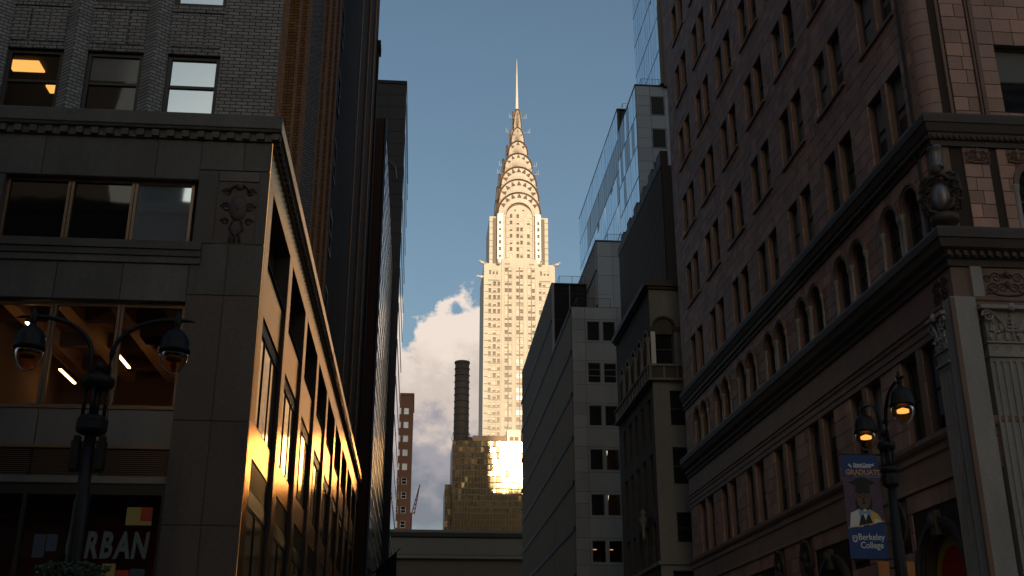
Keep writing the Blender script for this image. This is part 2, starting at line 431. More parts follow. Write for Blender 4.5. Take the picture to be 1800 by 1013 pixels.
# front slabs round the openings
for z0, z1 in ((0,3.1),(3.1,5.5),(5.5,7.93),(7.93,11.07)):
    slab(-5.8, -4.9, z0, z1, m='granite_pier'); slab(-4.9, XL, z0, z1, m='granite_pier')
    slab(-12.4, -11.4, z0, z1, m='granite_pier'); slab(-11.4, -10.55, z0, z1, m='granite_pier')
for a, b, z0, z1 in ((-12.4,-10.55,11.07,12.43),(-5.8,-4.9,11.07,12.43),(-4.9,XL,11.07,12.43),(-5.8,-5.3,12.43,14.45),(-4.28,XL,12.43,14.45),(-5.3,-4.28,14.16,14.45),
                     (-12.4,-10.55,12.43,14.16)):
    slab(a, b, z0, z1)
for a, b in ((-10.55,-8.95),(-8.95,-7.38),(-7.38,-5.8)):
    slab(a, b, 10.88, 11.85)
for a, b in ((-18.5,-15.3),(-15.3,-12.4),(-12.4,-9.7),(-9.7,-6.9),(-6.9,-5.8)): slab(a, b, 14.17, 15.28)
slab(-5.8, -4.72, 14.46, 15.28); slab(-4.72, XL, 14.46, 15.28)
# sill mouldings under the upper strip window
for z0, z1, d in ((11.86, 12.03, -.05), (12.04, 12.2, -.09), (12.21, 12.42, -.13)):
    fbox(MB(), 'y', YF, -1, -10.75, -5.55, z0, z1, d, .05).build('sill', 'granite', lb)
# strip window
def strip_window(z0, z1, xs, depth, frame='bronze_metal', pane='pane_dark', fr=.075, last=None):
    w0 = MB()
    fbox(w0, 'y', YF, -1, xs[0], xs[-1], z0, z0+fr, depth-.07, depth+.03); fbox(w0, 'y', YF, -1, xs[0], xs[-1], z1-fr, z1, depth-.07, depth+.03)
    for x in (xs[0]+fr/2, xs[-1]-fr/2): fbox(w0, 'y', YF, -1, x-fr/2, x+fr/2, z0+fr, z1-fr, depth-.071, depth+.03)
    for x in xs[1:-1]:
        for s in (-.045, .045): fbox(w0, 'y', YF, -1, x+s-.035, x+s+.035, z0+fr, z1-fr, depth-.09, depth+.03)
    o = w0.build('window', frame, lb)
    for a, b in zip(xs, xs[1:]):
        put(MB().poly([(a,YF+depth,z0),(b,YF+depth,z0),(b,YF+depth,z1),(a,YF+depth,z1)]).mesh('pane', last if last and b == xs[-1] else pane), 'pane', o)
    return o
strip_window(12.43, 14.16, (BAYX[0], -8.97, -7.4, BAYX[1]-.12), .26, last='mirror_pane')
strip_window(12.43, 14.16, (-17.2, -15.6, -14, -12.4), .26)
wb = strip_window(8.22, 10.86, (BAYX[0], -8.94, -7.35, BAYX[1]), .26, 'bronze_metal', 'clear_glass', .09)
strip_window(8.22, 10.86, (-17.2, -15.6, -14, -12.4), .26)
for x0, x1 in ((BAYX[0], -8.94), (-8.94, -7.35), (-7.35, BAYX[1])):
    fbox(MB(), 'y', YF, -1, x0+.01, x1-.01, 7.36, 8.2, .22, .3).build('spandrel_panel', 'grey_metal', lb)
fbox(MB(), 'y', YF, -1, -17.2, -12.4, 6.4, 8.2, .22, .3).build('spandrel_panel', 'grey_metal', lb)
fbox(MB(), 'y', YF, -1, BAYX[0], BAYX[1], 7.27, 7.355, .17, .3).build('louvre_frame', 'bronze_metal', lb)
fbox(MB(), 'y', YF, -1, BAYX[0], BAYX[1], 6.46, 6.62, .15, .3).build('louvre_frame', 'grey_metal', lb)
sl = MB()
for x0, x1 in ((BAYX[0]+.02, -8.97), (-8.91, -7.38), (-7.32, BAYX[1]-.03)):
    sl = MB().prism([(x0, YF+.27, 0), (x0, YF+.20, -.02), (x0, YF+.20, -.006), (x0, YF+.27, .014)], (x1-x0, 0, 0)).mesh('louvre_slat', 'bronze_metal')
    for k in range(13): put(sl, 'louvre_slat', lb, (0, 0, 6.66+.047*k))
fbox(MB(), 'y', YF, -1, BAYX[0], BAYX[1], 6.62, 7.27, .29, .31).build('louvre_backing', 'black_metal', lb)
fbox(MB(), 'y', YF, -1, BAYX[0], BAYX[1], 6.2, 6.46, .2, .31).build('shop_fascia', 'black_metal', lb)
# shop window with lettering, posters and a dim red room
sw = MB()
for x in (BAYX[0]+.05, -8.95, -7.55, BAYX[1]-.05): sw.box(x-.05, x+.05, YF+.2, YF+.3, .3, 6.2)
sw.box(BAYX[0]+.1, BAYX[1]-.1, YF+.2, YF+.3, .3, .45)
shop = sw.build('shop_window', 'black_metal', lb)
for a, b in ((BAYX[0]+.1, -9), (-8.9, -7.6), (-7.5, BAYX[1]-.1)):
    put(MB().poly([(a,YF+.26,.45),(b,YF+.26,.45),(b,YF+.26,6.2),(a,YF+.26,6.2)]).mesh('pane', 'clear_glass'), 'pane', shop)
def text_mesh(s, size, m, bold=0.0, sx=1.0, shear=0.0, align='LEFT', extrude=.002):
    c = bpy.data.curves.new('lettering', 'FONT'); c.body = s; c.size = size; c.offset = bold; c.shear = shear; c.extrude = extrude; c.align_x = align
    c.resolution_u = 3
    o = bpy.data.objects.new('lettering', c); COL.objects.link(o)
    dg = bpy.context.evaluated_depsgraph_get(); me = bpy.data.meshes.new_from_object(o.evaluated_get(dg))
    bpy.data.objects.remove(o); bpy.data.curves.remove(c)
    me.transform(Matrix.Diagonal((sx, 1, 1, 1))); me.materials.clear(); me.materials.append(MATS[m])
    return me
def text(s, size, m, parent, loc, rot=(math.pi/2, 0, 0), name='lettering', **k):
    return put(text_mesh(s, size, m, **k), name, parent, loc, rot=rot)
for ch, x, wdt in (('U', -7.93, .42), ('R', -7.50, .42), ('B', -7.16, .42), ('A', -6.82, .42), ('N', -6.47, .42)):
    text(ch, .80, 'letter_grey', shop, (x, YF+.245, 4.80), name='letter', bold=.03, sx=.60, shear=.12)
bx = MB(); bx.box(-6.65,-6.33,YF+.235,YF+.24,5.52,5.93,0).box(-6.33,-6.07,YF+.235,YF+.24,5.62,5.93,1).box(-6.33,-6.07,YF+.235,YF+.24,5.52,5.615,0)
bx.build('poster', ['poster_yellow', 'poster_red'], shop)
MB().box(-8.62,-8.36,YF+.235,YF+.24,4.78,5.3).box(-8.34,-8.1,YF+.235,YF+.24,4.92,5.3).build('poster', 'poster_blue', shop)
MB().box(-7.05,-6.75,YF+.235,YF+.24,4.25,4.66,0).box(-6.73,-6.45,YF+.235,YF+.24,4.2,4.52,1).box(-6.43,-6.1,YF+.235,YF+.24,4.3,4.55,2).build('poster', ['poster_yellow','poster_red','poster_blue'], shop)
MB().box(BAYX[0], XL-.6, YF+3.4, YF+3.5, 0, 6.2).box(BAYX[0]-.1, BAYX[0], YF+.4, YF+3.5, 0, 6.2).box(XL-.7, XL-.6, YF+.4, YF+3.4, 0, 6.2).box(BAYX[0], XL-.6, YF+.4, YF+3.4, 6.21, 6.35).build('shop_room', 'shop_red', lb)
# office room behind the wide window: timbered ceiling lit by hanging tubes
rm = MB()
rm.box(BAYX[0]-.6, XL-.5, YF+8.4, YF+8.5, 7.9, 11.8); rm.box(BAYX[0]-.7, BAYX[0]-.6, YF+.4, YF+8.4, 7.9, 11.8); rm.box(XL-.5, XL-.4, YF+.4, YF+8.4, 7.9, 11.8)
rm.build('office_wall', 'interior_wall', lb)
MB().box(BAYX[0]-.6, XL-.5, YF+.4, YF+8.4, 7.95, 8.05).build('office_floor', 'interior_dark', lb)
MB().box(BAYX[0]-.6, XL-.5, YF+.34, YF+8.4, 11.62, 11.75).build('office_ceiling', 'ceiling_warm', lb)
for k in range(5):
    x = -10.6+1.32*k; MB().prism([(x,YF+.45,11.12),(x+.34,YF+.45,11.12),(x+.34,YF+.45,11.6),(x,YF+.45,11.6)], (.0, 7.9, 0)).build('ceiling_beam', 'ceiling_warm', lb)
for k in range(3):
    y = YF+2.6+2.3*k; MB().box(BAYX[0]-.6, XL-.5, y, y+.22, 11.2, 11.61).build('ceiling_beam', 'interior_wall', lb)
for x, y in ((-9.9, YF+1.2), (-8.3, YF+3.6), (-10.3, YF+5.4), (-6.6, YF+5.6)):
    o = MB().box(x-.035, x+.035, y, y+1.5, 10.62, 10.66).build('tube_lamp', 'tube_light', lb)
    put(MB().box(x-.05, x+.05, y, y+1.5, 10.662, 10.72).tube([(x,y+.2,10.7),(x,y+.2,11.6)], .008, 5).tube([(x,y+1.3,10.7),(x,y+1.3,11.6)], .008, 5).mesh('lamp_housing', 'black_metal'), 'lamp_housing', o)
MB().box(-7.1,-6.2,YF+1.2,YF+1.9,10.35,10.75).build('duct', 'interior_dark', lb)
# carved cartouche on the corner pier
def swirl(mb, c, r, turns=1.6, ax='y', sgn=-1, rad=.03, flip=1, m=0):
    pts = []
    for k in range(15):
        t = k/14; a = turns*2*math.pi*t; q = r*(1-.82*t)
        u = flip*q*math.cos(a); z = q*math.sin(a)
        pts.append((c[0]+u, c[1], c[2]+z) if ax == 'y' else (c[0], c[1]+u, c[2]+z))
    mb.tube(pts, [rad*(1-.45*k/14) for k in range(15)], 5, m)
def cartouche(mb, x, y, z, w_, h_):
    mb.ball((x, y, z), w_*.28, .09, h_*.24, 12, 7)
    mb.ball((x, y-.07, z+.02), w_*.07, .05, h_*.08, 8, 5)
    for s in (-1, 1):
        mb.ball((x+s*w_*.1, y-.06, z+h_*.06), w_*.05, .03, h_*.025, 8, 4)
        for dz, rr in ((.30, .15), (.02, .17), (-.24, .13)):
            swirl(mb, (x+s*w_*.36, y-.02, z+h_*dz), w_*rr, flip=s, rad=w_*.035)
        mb.tube([(x+s*w_*.12, y-.03, z-h_*.22), (x+s*w_*.2, y-.03, z-h_*.38), (x+s*w_*.05, y-.03, z-h_*.5)], w_*.04, 5)
        mb.tube([(x, y-.03, z+h_*.44), (x+s*w_*.2, y-.04, z+h_*.4), (x+s*w_*.34, y-.03, z+h_*.3)], w_*.045, 5)
    mb.ball((x, y-.03, z+h_*.4), w_*.12, .06, h_*.07, 8, 5)
    for k in range(3): mb.box(x-w_*.2+w_*.14*k, x-w_*.12+w_*.14*k, y-.04, y+.03, z-h_*.62, z-h_*.36)
orn = MB(); cartouche(orn, -4.76, YF+.02, 13.42, .82, 1.5); orn.build('carved_cartouche', 'granite_pier', lb, True)
fbox(MB(), 'y', YF, -1, -5.28, -4.3, 12.46, 14.14, .015, .03).build('stone_slab', 'granite_pier', lb)
# cornice with dentils
cprof = [(.0,15.3),(.05,15.31),(.05,15.52),(.15,15.54),(.17,15.6),(.2,15.62),(.2,15.96),(.18,15.99),(0,15.99)]
cn = MB()
cn.prism([(-32, YF-d, z) for d, z in cprof], (32+XL+.2, 0, 0))
cn.build('cornice', 'granite', lb)
for a, b in ((YF-.5+.5, 46.1), (46.35, 60.4), (60.65, 76.2)):
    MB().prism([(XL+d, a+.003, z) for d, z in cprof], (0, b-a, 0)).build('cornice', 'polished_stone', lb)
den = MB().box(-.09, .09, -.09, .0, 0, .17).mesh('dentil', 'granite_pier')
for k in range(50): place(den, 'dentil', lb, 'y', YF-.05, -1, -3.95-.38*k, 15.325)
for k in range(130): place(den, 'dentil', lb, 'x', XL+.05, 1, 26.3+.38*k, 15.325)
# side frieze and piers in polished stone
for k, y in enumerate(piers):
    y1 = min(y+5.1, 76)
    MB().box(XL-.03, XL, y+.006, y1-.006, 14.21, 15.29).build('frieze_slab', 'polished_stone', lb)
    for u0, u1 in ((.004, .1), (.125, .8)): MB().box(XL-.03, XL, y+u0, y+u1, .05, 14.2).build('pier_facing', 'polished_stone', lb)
    a, b = y+.8, min(y+5.1, 75.9)
    dp = XL-.14
    def sb(z0, z1, d0, m, nm, u0=a, u1=b): return MB().box(dp, dp+d0, u0+.006, u1-.006, z0, z1).build(nm, m, lb)
    sb(11.02, 12.40, .06, 'polished_stone', 'spandrel_panel'); sb(10.58, 10.9, .045, 'black_metal', 'soffit_shade_strip')  # black strip stands in for the shaded soffit over the window
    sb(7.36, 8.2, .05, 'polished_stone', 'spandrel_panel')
    sb(6.2, 6.6, .05, 'black_metal', 'shop_fascia')
    lv = MB().prism([(dp+.01, a+.05, .0), (dp+.045, a+.05, -.018), (dp+.045, a+.05, -.006), (dp+.01, a+.05, .014)], (0, b-a-.1, 0)).mesh('louvre_slat', 'bronze_metal')
    if k < 4:
        for q in range(13): put(lv, 'louvre_slat', lb, (0, 0, 6.66+.052*q))
        sb(6.6, 7.36, .008, 'black_metal', 'louvre_backing')
    else: sb(6.6, 7.36, .022, 'bronze_metal', 'spandrel_panel')
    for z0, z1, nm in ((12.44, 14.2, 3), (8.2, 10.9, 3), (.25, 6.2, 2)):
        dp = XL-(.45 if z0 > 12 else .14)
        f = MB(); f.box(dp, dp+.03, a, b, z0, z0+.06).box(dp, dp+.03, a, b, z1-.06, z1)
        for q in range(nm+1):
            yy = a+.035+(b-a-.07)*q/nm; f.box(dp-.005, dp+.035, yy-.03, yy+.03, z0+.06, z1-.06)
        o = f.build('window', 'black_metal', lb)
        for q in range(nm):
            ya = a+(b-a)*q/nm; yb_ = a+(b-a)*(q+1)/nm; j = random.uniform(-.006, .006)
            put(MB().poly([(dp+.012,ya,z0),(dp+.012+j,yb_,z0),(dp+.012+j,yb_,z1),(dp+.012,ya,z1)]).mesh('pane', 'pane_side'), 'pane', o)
# brick storeys above the cornice, front
XB, YB = -4.08, 26.08
ZT = 118.0  # unseen height raised to keep sky light off the right wall
rows = [16.0+3.4*k for k in range(13)]
wx = [(-6.98,-5.6), (-9.05,-7.6), (-11.1,-9.65), (-13.2,-11.75), (-15.3,-13.85)]
holes = [(a, b, z, z+1.86) for z in rows for a, b in wx]
MB_ = MB(); wall(MB_, 'y', YB, -1, -32, XB, 16.0, ZT, holes, .2)
MB_.poly([(-32,YB,ZT),(XB,YB,ZT),(XB,75,ZT),(-32,75,ZT)]); MB_.poly([(-32,75,16),(XB-.4,75,16),(XB-.4,75,ZT),(-32,75,ZT)])
MB_.poly([(-32,YB,16.001),(XB,YB,16.001),(XB,75,16.001),(-32,75,16.001)])
MB_.build('brick_wall', 'grey_brick', lb)
styles = {}
for r, z in enumerate(rows[:3]):
    for c, (a, b) in enumerate(wx):
        kw = dict(frame='black_metal', fr=.11)
        if c == 0: kw.update(pane='mirror_pane', blind=None)
        if c == 1 and r == 0: kw.update(blind='blind_grey', bl=.44)
        if c == 2 and r == 0: kw.update(pane='clear_glass')
        window(lb, 'y', YB, -1, (a+b)/2, z+.01, b-a, 1.85, .14, **kw)
for r, z in enumerate(rows[3:]):
    for c, (a, b) in enumerate(wx): window(lb, 'y', YB, -1, (a+b)/2, z+.01, b-a, 1.85, .14, frame='black_metal', fr=.11)
# room behind the lit window: ceiling with two square panels
rr_ = MB(); rr_.box(-12.5,-9.2,30.5,30.6,15.9,18.5).box(-12.6,-12.5,26.4,30.5,15.9,18.5).box(-9.2,-9.1,26.4,30.5,15.9,18.5).box(-12.5,-9.2,26.32,30.5,18.42,18.5); rr_.build('office_wall', 'interior_dark', lb)
for x0, x1, y0, y1 in ((-11.72,-10.85,27.6,28.15), (-11.05,-10.35,28.9,29.3)):
    MB().box(x0, x1, y0, y1, 18.36, 18.41).build('ceiling_panel_lamp', 'panel_light', lb)
# V-shaped brick piers and panelled spandrels between windows
vp = [(-7.29, .30), (-9.35, .30), (-11.43, .32), (-13.53, .32)]
for x, h in vp:
    MB().prism([(x-h, YB, 0), (x, YB-.24, 0), (x+h, YB, 0)], (0, 0, ZT-16.0)).build('brick_pier', 'grey_brick', lb).location.z += 16.0
for z in rows[:3]:
    for a, b in wx[:4]:
        g = MB(); t = (b-a)/3
        for k in range(3): g.box(a+.03+t*k, a-.03+t*(k+1), YB-.035, YB+.02, z+2.1, z+3.12)
        g.build('brick_panel', 'grey_brick', lb)
        sld = MB()
        for zz in (z+1.88, z+3.17):
            n = int((b-a)/.1)
            for k in range(n): sld.box(a+(b-a)*k/n+.006, a+(b-a)*(k+1)/n-.006, YB-.03, YB+.01, zz, zz+.19)
        sld.build('soldier_course', 'grey_brick', lb, kind='stuff')
# brick storeys, street side: brick piers with warm light put into their colour, recessed window bays
pf = [(YB,27.35),(29.3,30.0),(31.3,32.5),(36.1,36.6),(37.55,38.7),(40.0,40.9),(42.1,43.0)]
for a, b in pf: MB().box(XB-.6, XB, a+(.004 if a == YB else 0), b, 16.002, ZT-.01).build('brick_pier', 'warm_lit_brick', lb)
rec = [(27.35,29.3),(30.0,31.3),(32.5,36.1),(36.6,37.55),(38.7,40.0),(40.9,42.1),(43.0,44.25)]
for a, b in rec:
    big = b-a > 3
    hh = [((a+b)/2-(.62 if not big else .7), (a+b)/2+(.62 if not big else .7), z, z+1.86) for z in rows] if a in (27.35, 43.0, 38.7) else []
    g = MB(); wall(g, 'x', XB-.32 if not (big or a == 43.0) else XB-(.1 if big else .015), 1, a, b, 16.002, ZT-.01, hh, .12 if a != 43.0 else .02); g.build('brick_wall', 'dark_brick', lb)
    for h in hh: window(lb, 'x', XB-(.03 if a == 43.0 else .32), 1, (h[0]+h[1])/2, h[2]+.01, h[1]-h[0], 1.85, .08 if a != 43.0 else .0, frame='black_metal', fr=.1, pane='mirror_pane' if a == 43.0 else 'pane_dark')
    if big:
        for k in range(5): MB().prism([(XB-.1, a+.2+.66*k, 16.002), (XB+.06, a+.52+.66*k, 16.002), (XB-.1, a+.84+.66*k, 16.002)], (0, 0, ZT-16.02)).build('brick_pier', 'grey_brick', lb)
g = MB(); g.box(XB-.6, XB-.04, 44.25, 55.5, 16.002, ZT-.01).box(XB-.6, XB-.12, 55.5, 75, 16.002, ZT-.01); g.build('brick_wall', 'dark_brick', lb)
for a, b in ((55.5, 56.3), (62.4, 63.0), (68.8, 69.6)): MB().box(XB-.3, XB+.0, a, b, 16.002, ZT-.01).build('brick_pier', 'warm_lit_brick', lb)
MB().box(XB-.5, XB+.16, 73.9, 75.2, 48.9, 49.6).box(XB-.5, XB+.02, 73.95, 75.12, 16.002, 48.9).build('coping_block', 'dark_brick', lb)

# ---------------------------------------------------------------- right corner building in terracotta
XR = 13.72
tb = thing('terracotta_building', 'reddish terracotta corner block at right with paired windows, cornices and fluted corner pilaster', 'building', (19, 41, 0))
YE = 55.5
CH = 3.95/9
bays = [27.2+3.97*k for k in range(7)]
heads = [19.35+3.95*r for r in range(6)]
SHo = []
for y0 in bays:
    for a, b in ((y0, y0+1.05), (y0+1.43, y0+2.48)):
        for z in heads: SHo.append((a, b, z-5*CH, z))
        SHo.append((a, b, 13.5, 15.5)); SHo.append((a, b, 8.5, 10.92))
FX = [(16.0, 17.55), (18.7, 20.25), (21.4, 22.9)]
FHo = [(a, b, z-5*CH, z) for a, b in FX for z in heads] + [(a, b, 13.5, 15.5) for a, b in ((16.0,17.2),(18.9,20.1))] + [(16.6, 18.4, 8.5, 10.92), (20, 21.8, 8.5, 10.92)]
doors = [28.55, 36.5, 44.4]                       # arched doorways, centre along the street
DR, DZ = 1.12, 4.75
SHo2 = SHo + [(y-DR, y+DR, .1, DZ+DR) for y in doors]
ZT2 = 44.0
g = MB()
wall(g, 'x', XR+.035, -1, 26.45, YE, 0, ZT2, SHo2, .28, 0, 1)
wall(g, 'y', 26.035, -1, 14.17, 34, 0, ZT2, FHo, .28, 0, 1)
g.poly([(XR+.035,YE,0),(34,YE,0),(34,YE,ZT2),(XR+.035,YE,ZT2)]); g.poly([(XR,26,ZT2),(34,26,ZT2),(34,YE,ZT2),(XR,YE,ZT2)])
g.box(13.95, 14.6, 26.25, 26.9, 0, ZT2-.01); g.box(XR+.02, 33.9, 26.02, YE-.01, ZT2+.01, 78, 1)  # top box: unseen upper storeys added to darken the opposite side
g.build('wall', ['joint_dark', 'terracotta_trim'], tb)
# blocks: the 300 that show largest are parts of their own, the others one joined part
tiles = []
def course(ax, p, u0, u1, z0, z1, holes, lens, off):
    cut = sorted((h[0], h[1]) for h in holes if h[2] < z1-.02 and h[3] > z0+.02)
    x = u0; spans = []
    for c, d in cut+[(u1, u1)]:
        if c > x+.03: spans.append((x, min(c, u1)))
        x = max(x, d)
    for a, b in spans:
        u = a; first = True
        while u < b-.02:
            l = random.choice(lens)*(off if first else 1.0); first = False
            e = u+l
            if b-e < .22: e = b
            tiles.append((ax, p, u, min(e, b), z0, z1)); u = e
def field(ax, p, u0, u1, z0, z1, h, holes, lens=(.42, .5, .58, .78)):
    n = max(1, round((z1-z0)/h)); h = (z1-z0)/n
    for k in range(n): course(ax, p, u0, u1, z0+k*h, z0+(k+1)*h, holes, lens, (1.0, .55)[k % 2])
arcs = [(y-1.6, y+1.6, .1, DZ+1.6) for y in doors]
meds = [(y-.62, y+.62, 5.82, 7.14) for y in (31.0, 34.05, 39.0, 42.0)]
sh = SHo+arcs
def zones(ax, p, u0, u1, holes, extra):
    z = 19.35-5*CH
    field(ax, p, u0, u1, 16.95, z, .3, holes)
    while z < ZT2-CH: field(ax, p, u0, u1, z, z+CH, CH, holes); z += CH
    field(ax, p, u0, u1, 13.5, 15.5, .4, holes); field(ax, p, u0, u1, 15.5, 16.0, .5, holes)
    field(ax, p, u0, u1, 8.5, 10.92, .484, holes); field(ax, p, u0, u1, .6, 7.16, .505, holes+extra)
zones('x', XR, 26.45, YE, sh, meds)
zones('y', 26.0, 14.55, 15.28, FHo, []); zones('y', 26.0, 15.52, 26, FHo, [])
def tile_box(mb, t):
    ax, p, a, b, z0, z1 = t; q = .011
    j = random.uniform(-.006, .006)
    if ax == 'x': mb.box(p+j, p+.04, a+q, b-q, z0+q, z1-q)
    else: mb.box(a+q, b-q, p+j, p+.04, z0+q, z1-q)
def tint(me, vals):
    at = me.attributes.new('tint', 'FLOAT', 'FACE'); at.data.foreach_set('value', vals)
sc_ = []
for t in tiles:
    ax, p, a, b, z0, z1 = t; c = ((p, (a+b)/2, (z0+z1)/2) if ax == 'x' else ((a+b)/2, p, (z0+z1)/2))
    q = in_frame(c); ar = 0
    if q:
        v = (Vector(c)-CAM).normalized(); ar = (b-a)*(z1-z0)*abs(v.x if ax == 'x' else v.y)/q[2]**2
    sc_.append(ar)
order = sorted(range(len(tiles)), key=lambda i: -sc_[i])
for i in order[:300]:
    mb = MB(); tile_box(mb, tiles[i]); me = mb.mesh('terracotta_block', 'terracotta'); tint(me, [random.random()]*6); put(me, 'terracotta_block', tb)
mb = MB(); vals = []
for i in order[300:]: tile_box(mb, tiles[i]); vals += [random.random()]*6
me = mb.mesh('terracotta_block', 'terracotta'); tint(me, vals); put(me, 'terracotta_block', tb, kind='stuff')
# rounded corner blocks
nb_ = int((ZT2-16.95)/CH)
cb = MB(); ctr = (14.17, 26.45)
pts = [(ctr[0]-.45*math.cos(a), ctr[1]-.45*math.sin(a), .007) for a in [math.pi/2*k/8 for k in range(9)]]+[(ctr[0], ctr[1], .007)]
cb.prism(pts, (0, 0, CH-.014)); cbm = cb.mesh('corner_block', 'terracotta'); tint(cbm, [.25]*len(cbm.polygons))
for k in range(nb_): put(cbm, 'corner_block', tb, (0, 0, 16.95+k*CH))
for z0, z1 in ((13.5, 16.0),): MB().prism([(p_[0], p_[1], z0) for p_ in pts], (0, 0, z1-z0)).build('corner_block', 'terracotta_trim', tb)
MB().box(14.42, 14.5, 25.985, 26.03, 16.96, ZT2).build('moulding', 'terracotta_trim', tb)
MB().box(15.3, 15.36, 25.96, 26.03, 16.96, ZT2).box(15.38, 15.50, 25.93, 26.03, 16.96, ZT2).build('moulding', 'terracotta_trim', tb)
MB().box(XR-.06, XR+.03, 26.72, 26.86, 13.52, ZT2).build('downpipe', 'grime_shade_trim', tb)
# cornices and belt courses swept round the corner
def sweep(prof, m, name, y1=YE, x1=26.0, base=0.0):
    mb = MB(); i = 0; n = len(prof)
    for d, z in prof: mb.v += [(XR-d, y1, z), (XR-d, 26-d, z), (x1, 26-d, z)]
    for k in range(n-1):
        a, b = 3*k, 3*(k+1)
        mb.f += [(a, a+1, b+1, b), (a+1, a+2, b+2, b+1)]; mb.mi += [0, 0]
    return mb.build(name, m, tb)
sweep([(-.03,16.0),(.06,16.0),(.06,16.16),(.12,16.18),(.12,16.36),(.16,16.4),(.22,16.62),(.25,16.64),(.25,16.86),(.22,16.93),(-.03,16.95)], 'grime_shade_trim', 'cornice')
sweep([(-.03,12.45),(.08,12.45),(.10,12.62),(.18,12.66),(.18,12.8),(.32,12.9),(.38,13.12),(.42,13.14),(.42,13.36),(.37,13.46),(-.03,13.49)], 'grime_shade_trim', 'cornice')
sweep([(-.03,11.58),(.02,11.58),(.02,12.44),(-.03,12.44)], 'terracotta_trim', 'frieze')
sweep([(-.03,10.93),(.04,10.93),(.04,11.12),(.07,11.13),(.07,11.34),(.11,11.36),(.11,11.45),(.15,11.5),(.15,11.57),(-.03,11.575)], 'terracotta_trim', 'architrave')
sweep([(-.03,7.18),(.05,7.18),(.05,7.26),(.03,7.28),(.03,7.92),(.08,7.96),(.08,8.16),(.15,8.2),(.18,8.3),(.18,8.42),(-.03,8.48)], 'terracotta_trim', 'sill_band')
dn = MB().box(-.035, .035, -.05, 0, 0, .09).mesh('dentil', 'grime_shade_trim')
for k in range(70): place(dn, 'dentil', tb, 'x', XR-.12, -1, 26.0+.16*k, 16.2)
for k in range(45): place(dn, 'dentil', tb, 'y', 26-.12, -1, 13.7+.16*k, 16.2)
dn2 = MB().box(-.05, .05, -.12, 0, 0, .13).mesh('dentil', 'grime_shade_trim')
for k in range(40): place(dn2, 'dentil', tb, 'y', 26-.18, -1, 13.6+.22*k, 12.67)
# windows of the street side and the front
rnd = random.Random(3)
for (a, b, z0, z1) in SHo:
    if z0 == 13.5: continue
    st = rnd.random()
    kw = dict(blind='blind_grey', bl=rnd.choice((.22, .3, .45, .5, .62, .8))) if st < .5 else {}
    if st > .95: kw = dict(pane='blind_grey')
    elif st > .87: kw = dict(pane='mirror_pane')
    window(tb, 'x', XR, -1, (a+b)/2, z0, b-a, z1-z0, .26, **kw)
for (a, b, z0, z1) in FHo:
    if z0 == 13.5: continue
    window(tb, 'y', 26.0, -1, (a+b)/2, z0, b-a, z1-z0, .26, blind='blind_grey', bl=.52)
# arched windows: rectangular opening closed at the top by arch corners, archivolt and colonnette
def arch_corner(mb, ax, p, sgn, c, r, zs, zt, d0, d1, n=8):
    for s in (-1, 1):
        arc = [(c+s*r*math.cos(math.pi/2*k/n), zs+r*math.sin(math.pi/2*k/n)) for k in range(n+1)]
        poly = arc+[(c, zt), (c+s*r, zt)] if zt > zs+r+1e-4 else arc+[(c+s*r, zt)]
        a = [pt(ax,p,sgn,u,z,d0) for u, z in poly]; b0 = pt(ax,p,sgn,0,0,d0); b1 = pt(ax,p,sgn,0,0,d1)
        mb.prism(a, (b1[0]-b0[0], b1[1]-b0[1], 0))
def archivolt(mb, ax, p, sgn, c, r0, r1, zs, d0, d1, n=14):
    for k in range(n):
        a0, a1 = math.pi*k/n, math.pi*(k+1)/n
        q = [(c+r0*math.cos(a0), zs+r0*math.sin(a0)), (c+r1*math.cos(a0), zs+r1*math.sin(a0)), (c+r1*math.cos(a1), zs+r1*math.sin(a1)), (c+r0*math.cos(a1), zs+r0*math.sin(a1))]
        b0 = pt(ax,p,sgn,0,0,d0); b1 = pt(ax,p,sgn,0,0,d1)
        mb.prism([pt(ax,p,sgn,u,z,d0) for u, z in q], (b1[0]-b0[0], b1[1]-b0[1], 0))
for ax, p, cs in (('x', XR, [y0+o for y0 in bays for o in (.525, 1.955)]), ('y', 26.0, [16.6, 19.5])):
    for c in cs:
        hw = .525 if ax == 'x' else .6
        zs = 15.5-hw
        mb = MB(); arch_corner(mb, ax, p, -1, c, hw, zs, 15.5, .0, .26); mb.build('arch_spandrel', 'terracotta_trim', tb)
        mb = MB(); archivolt(mb, ax, p, -1, c, hw, hw+.09, zs, -.05, .01); archivolt(mb, ax, p, -1, c, hw+.092, hw+.16, zs, -.085, .01)
        mb.build('archivolt', 'terracotta_trim', tb)
        window(tb, ax, p, -1, c, 13.5, 2*hw, 2.0, .26)
        for s in (-1, 1):
            mb = MB(); q = pt(ax, p, -1, c+s*(hw+.1), 13.5, .02)
            mb.lathe([(.10,0),(.10,.08),(.07,.12),(.07,zs-13.5-.22),(.1,zs-13.5-.16),(.12,zs-13.5-.02),(.12,zs-13.5)], q, 10); mb.build('colonnette', 'stone_grey', tb, True)
for y0 in bays:
    for z in (*heads, 10.92):
        h = 5*CH if z > 11 else 2.42
        fbox(MB(), 'x', XR, -1, y0+1.1, y0+1.38, z-h, z, -.03, .2).build('mullion_pier', 'terracotta_trim', tb)
    for z in heads: fbox(MB(), 'x', XR, -1, y0-.08, y0+2.56, z-5*CH-.12, z-5*CH-.005, -.07, .05).build('sill', 'terracotta_trim', tb)
